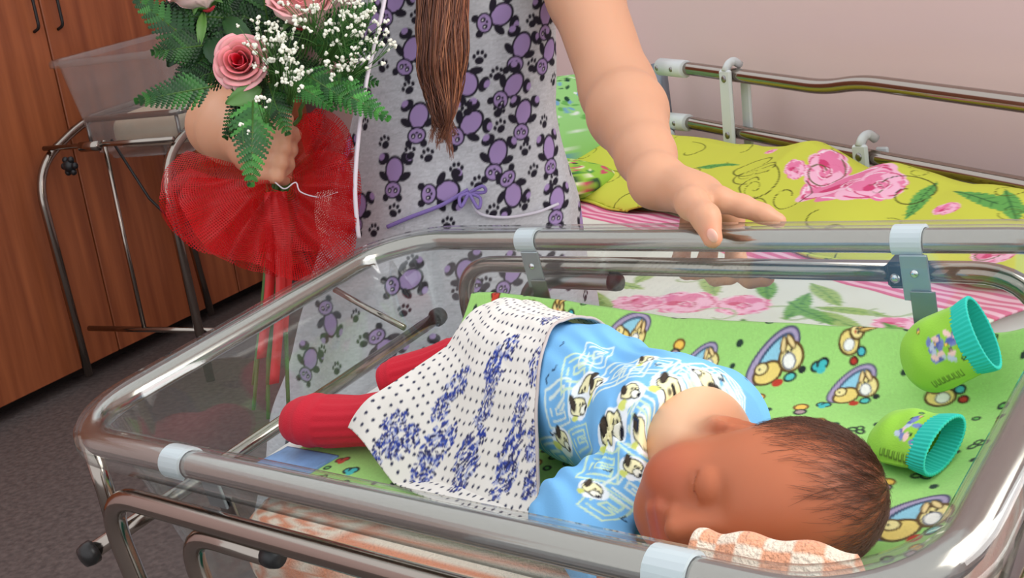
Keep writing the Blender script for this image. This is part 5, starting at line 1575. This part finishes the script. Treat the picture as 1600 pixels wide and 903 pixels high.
# broad rose leaves
def leaf(base_, tip_, w, n_, c):
    ax_ = unit(tip_ - base_); L = np.linalg.norm(tip_ - base_); n_ = unit(n_ - ax_ * (n_ @ ax_)); sd = np.cross(ax_, n_)
    s = np.linspace(0, 1, 16); P = []
    for k in range(16):
        hw_ = w * math.sin(math.pi * min(1, s[k] * .96 + .02)) ** .8 * (1 - .2 * s[k]) * (1 + .10 * (k % 2))
        cpt = base_ + ax_ * L * s[k] + n_ * .006 * math.sin(s[k] * 3.1)
        P.append([cpt - sd * hw_ + n_ * .003, cpt - sd * hw_ * .5 + n_ * .001, cpt, cpt + sd * hw_ * .5 + n_ * .001, cpt + sd * hw_ + n_ * .003])
    P = np.array(P); o = grid_mesh('leaf', P, M['fern'], bq, np.broadcast_to(lin(c), P.shape).copy()); solidify(o, .0006, 0)
leaf(at(408, 138, 1.255), at(352, 162, 1.24), .012, nb, (92, 132, 70)); leaf(at(330, 60, 1.28), at(348, 112, 1.26), .014, nb, (40, 70, 40)); leaf(at(350, 30, 1.285), at(400, 70, 1.27), .013, nb, (48, 84, 44)); leaf(at(318, 20, 1.28), at(312, 75, 1.27), .006, nb, (90, 130, 60)); leaf(at(300, 40, 1.29), at(262, 105, 1.28), .014, nb, (38, 66, 40))
# gypsophila: sprigs with many tiny blossoms
def sprig(c, d, spread, nb_, seed):
    r = np.random.default_rng(seed)
    st = MB(); bl = MB()
    for i in range(nb_):
        off = r.normal(0, 1, 2) * spread
        px, py = c[0] + off[0], c[1] + off[1] * .9
        p = at(px, py, d + r.normal(0, .012))
        j = at(c[0] + off[0] * .3, c[1] + 35 + off[1] * .2, d + .01)
        st.add(*tube_geo(spline([hand * .2 + j * .8, j, p], 7), .0005, 3, caps=False))
        R_ = r.uniform(.0018, .0034)
        for k in range(4):
            q = p + r.normal(0, R_ * .45, 3)
            bl.add(*sphere_geo(q, R_ * r.uniform(.55, .8), 4, 6))
    o = st.build('gypsophila_stem', M['stem'], bq)
    b = bl.build('blossoms', M['blossom'], o); b['kind'] = 'stuff'
for c, d, sp_, n_, sd in (((440, 75), 1.222, 24, 46, 1), ((420, 60), 1.225, 20, 28, 2), ((520, 30), 1.225, 28, 44, 3), ((560, 20), 1.235, 24, 34, 4), ((545, 75), 1.225, 26, 28, 5), ((455, 110), 1.22, 16, 24, 6), ((490, 10), 1.222, 26, 26, 7), ((575, 60), 1.235, 16, 14, 8), ((415, 150), 1.222, 18, 6, 9), ((525, 110), 1.225, 14, 10, 10), ((385, 205), 1.215, 8, 3, 11)):
    sprig(c, d, sp_, n_, sd)
# red net wrap: ruffled layers spreading from the hand
def net(name, cx, cy, d0, keys, th0, th1, depth_out, waves, amp, seed):
    nt2, nr = 220, 60
    th = np.radians(np.linspace(th0, th1, nt2))[:, None]; t = np.linspace(.12, 1, nr)[None]
    ka = np.radians([k[0] for k in keys]); kr = [k[1] for k in keys]
    R = np.interp(th[:, 0], ka, kr)
    for _ in range(6): R[1:-1] = (R[:-2] + 2 * R[1:-1] + R[2:]) / 4
    R = R[:, None] * (1 + .03 * np.sin(th * waves * .6 + seed + 1.6 * np.sin(th * 2.1 + seed)))
    px = cx + R * t * np.cos(th); py = cy + R * t * np.sin(th)
    w1 = th * waves * .6 + seed + 1.6 * np.sin(th * 2.1 + seed) + 1.2 * t
    dd = d0 + depth_out * t ** 1.2 + 1.3 * amp * t * np.sin(w1) + .5 * amp * t * np.sin(th * waves * 1.7 + 1 + 3 * t) + .35 * amp * np.sin(t * 9 + th * 5)
    q = np.stack([px - 800, py - 451.5, np.full_like(px, FPX)], -1) / FPX
    P = CAMP + (q @ RW.T) * dd[..., None]
    o = grid_mesh(name, P, M['net'], bq)
    ru = np.cumsum(np.concatenate([np.zeros((1, nr)), np.linalg.norm(np.diff(P, axis=0), axis=-1)]), 0)
    rv = np.cumsum(np.concatenate([np.zeros((nt2, 1)), np.linalg.norm(np.diff(P, axis=1), axis=-1)], 1), 1)
    ru = ru[:, -1:] * np.ones((1, nr)) * .8
    set_uv(o.data, np.stack([ru / .0030, rv / .0030], -1))
    return o
net('net_wrap', 440, 275, 1.375, [(-100, 60), (-70, 108), (-55, 118), (-30, 112), (0, 112), (20, 122), (45, 165), (60, 178), (75, 165), (100, 150), (125, 162), (150, 185), (168, 196), (182, 192), (195, 150)], -95, 195, -.02, 9, .020, 0)
net('net_wrap', 440, 282, 1.330, [(-50, 60), (-20, 105), (10, 116), (40, 150), (58, 172), (80, 155), (100, 138), (125, 146), (150, 160), (170, 170), (185, 140)], -40, 182, -.050, 8, .016, 2)
net('net_wrap', 480, 250, 1.345, [(-110, 50), (-80, 84), (-50, 80), (0, 72), (40, 110), (80, 150), (100, 140)], -105, 100, -.045, 7, .012, 4)
net('net_wrap', 400, 300, 1.345, [(70, 100), (100, 100), (140, 130), (165, 150), (185, 140), (200, 110)], 70, 200, -.04, 5, .012, 1)
for x0, y0, x1, y1 in ((432, 300, 428, 600), (420, 300, 408, 560), (440, 300, 442, 520)):
    c = spline([at(x0, y0, 1.33), at((x0 + x1) / 2 + 8, (y0 + y1) / 2, 1.345), at(x1, y1, 1.37)], 20)
    P = np.stack([c - V(.006, 0, 0), c + V(.006, .003, 0)], 1)
    o = grid_mesh('red_ribbon', P, M['red_ribbon'], bq); solidify(o, .0008)
c = spline([at(606, -40, 1.25), at(601, 0, 1.245), at(588, 60, 1.24), at(574, 120, 1.24), at(563, 190, 1.245), at(557, 250, 1.25), at(555, 300, 1.255), at(558, 345, 1.26), at(561, 372, 1.265)], 50)
P = np.stack([c - V(.0022, 0, 0), c + V(0, -.0010, 0), c + V(.0022, 0, 0)], 1)
o = grid_mesh('white_ribbon', P, M['ribbon'], bq); solidify(o, .0008)
c = spline([at(430, 285, 1.31), at(445, 295, 1.305), at(462, 285, 1.305), at(470, 300, 1.305), at(500, 308, 1.305), at(528, 300, 1.305)], 30)
MB().add(*tube_geo(c, .0009, 6)).build('string', M['ribbon'], bq)
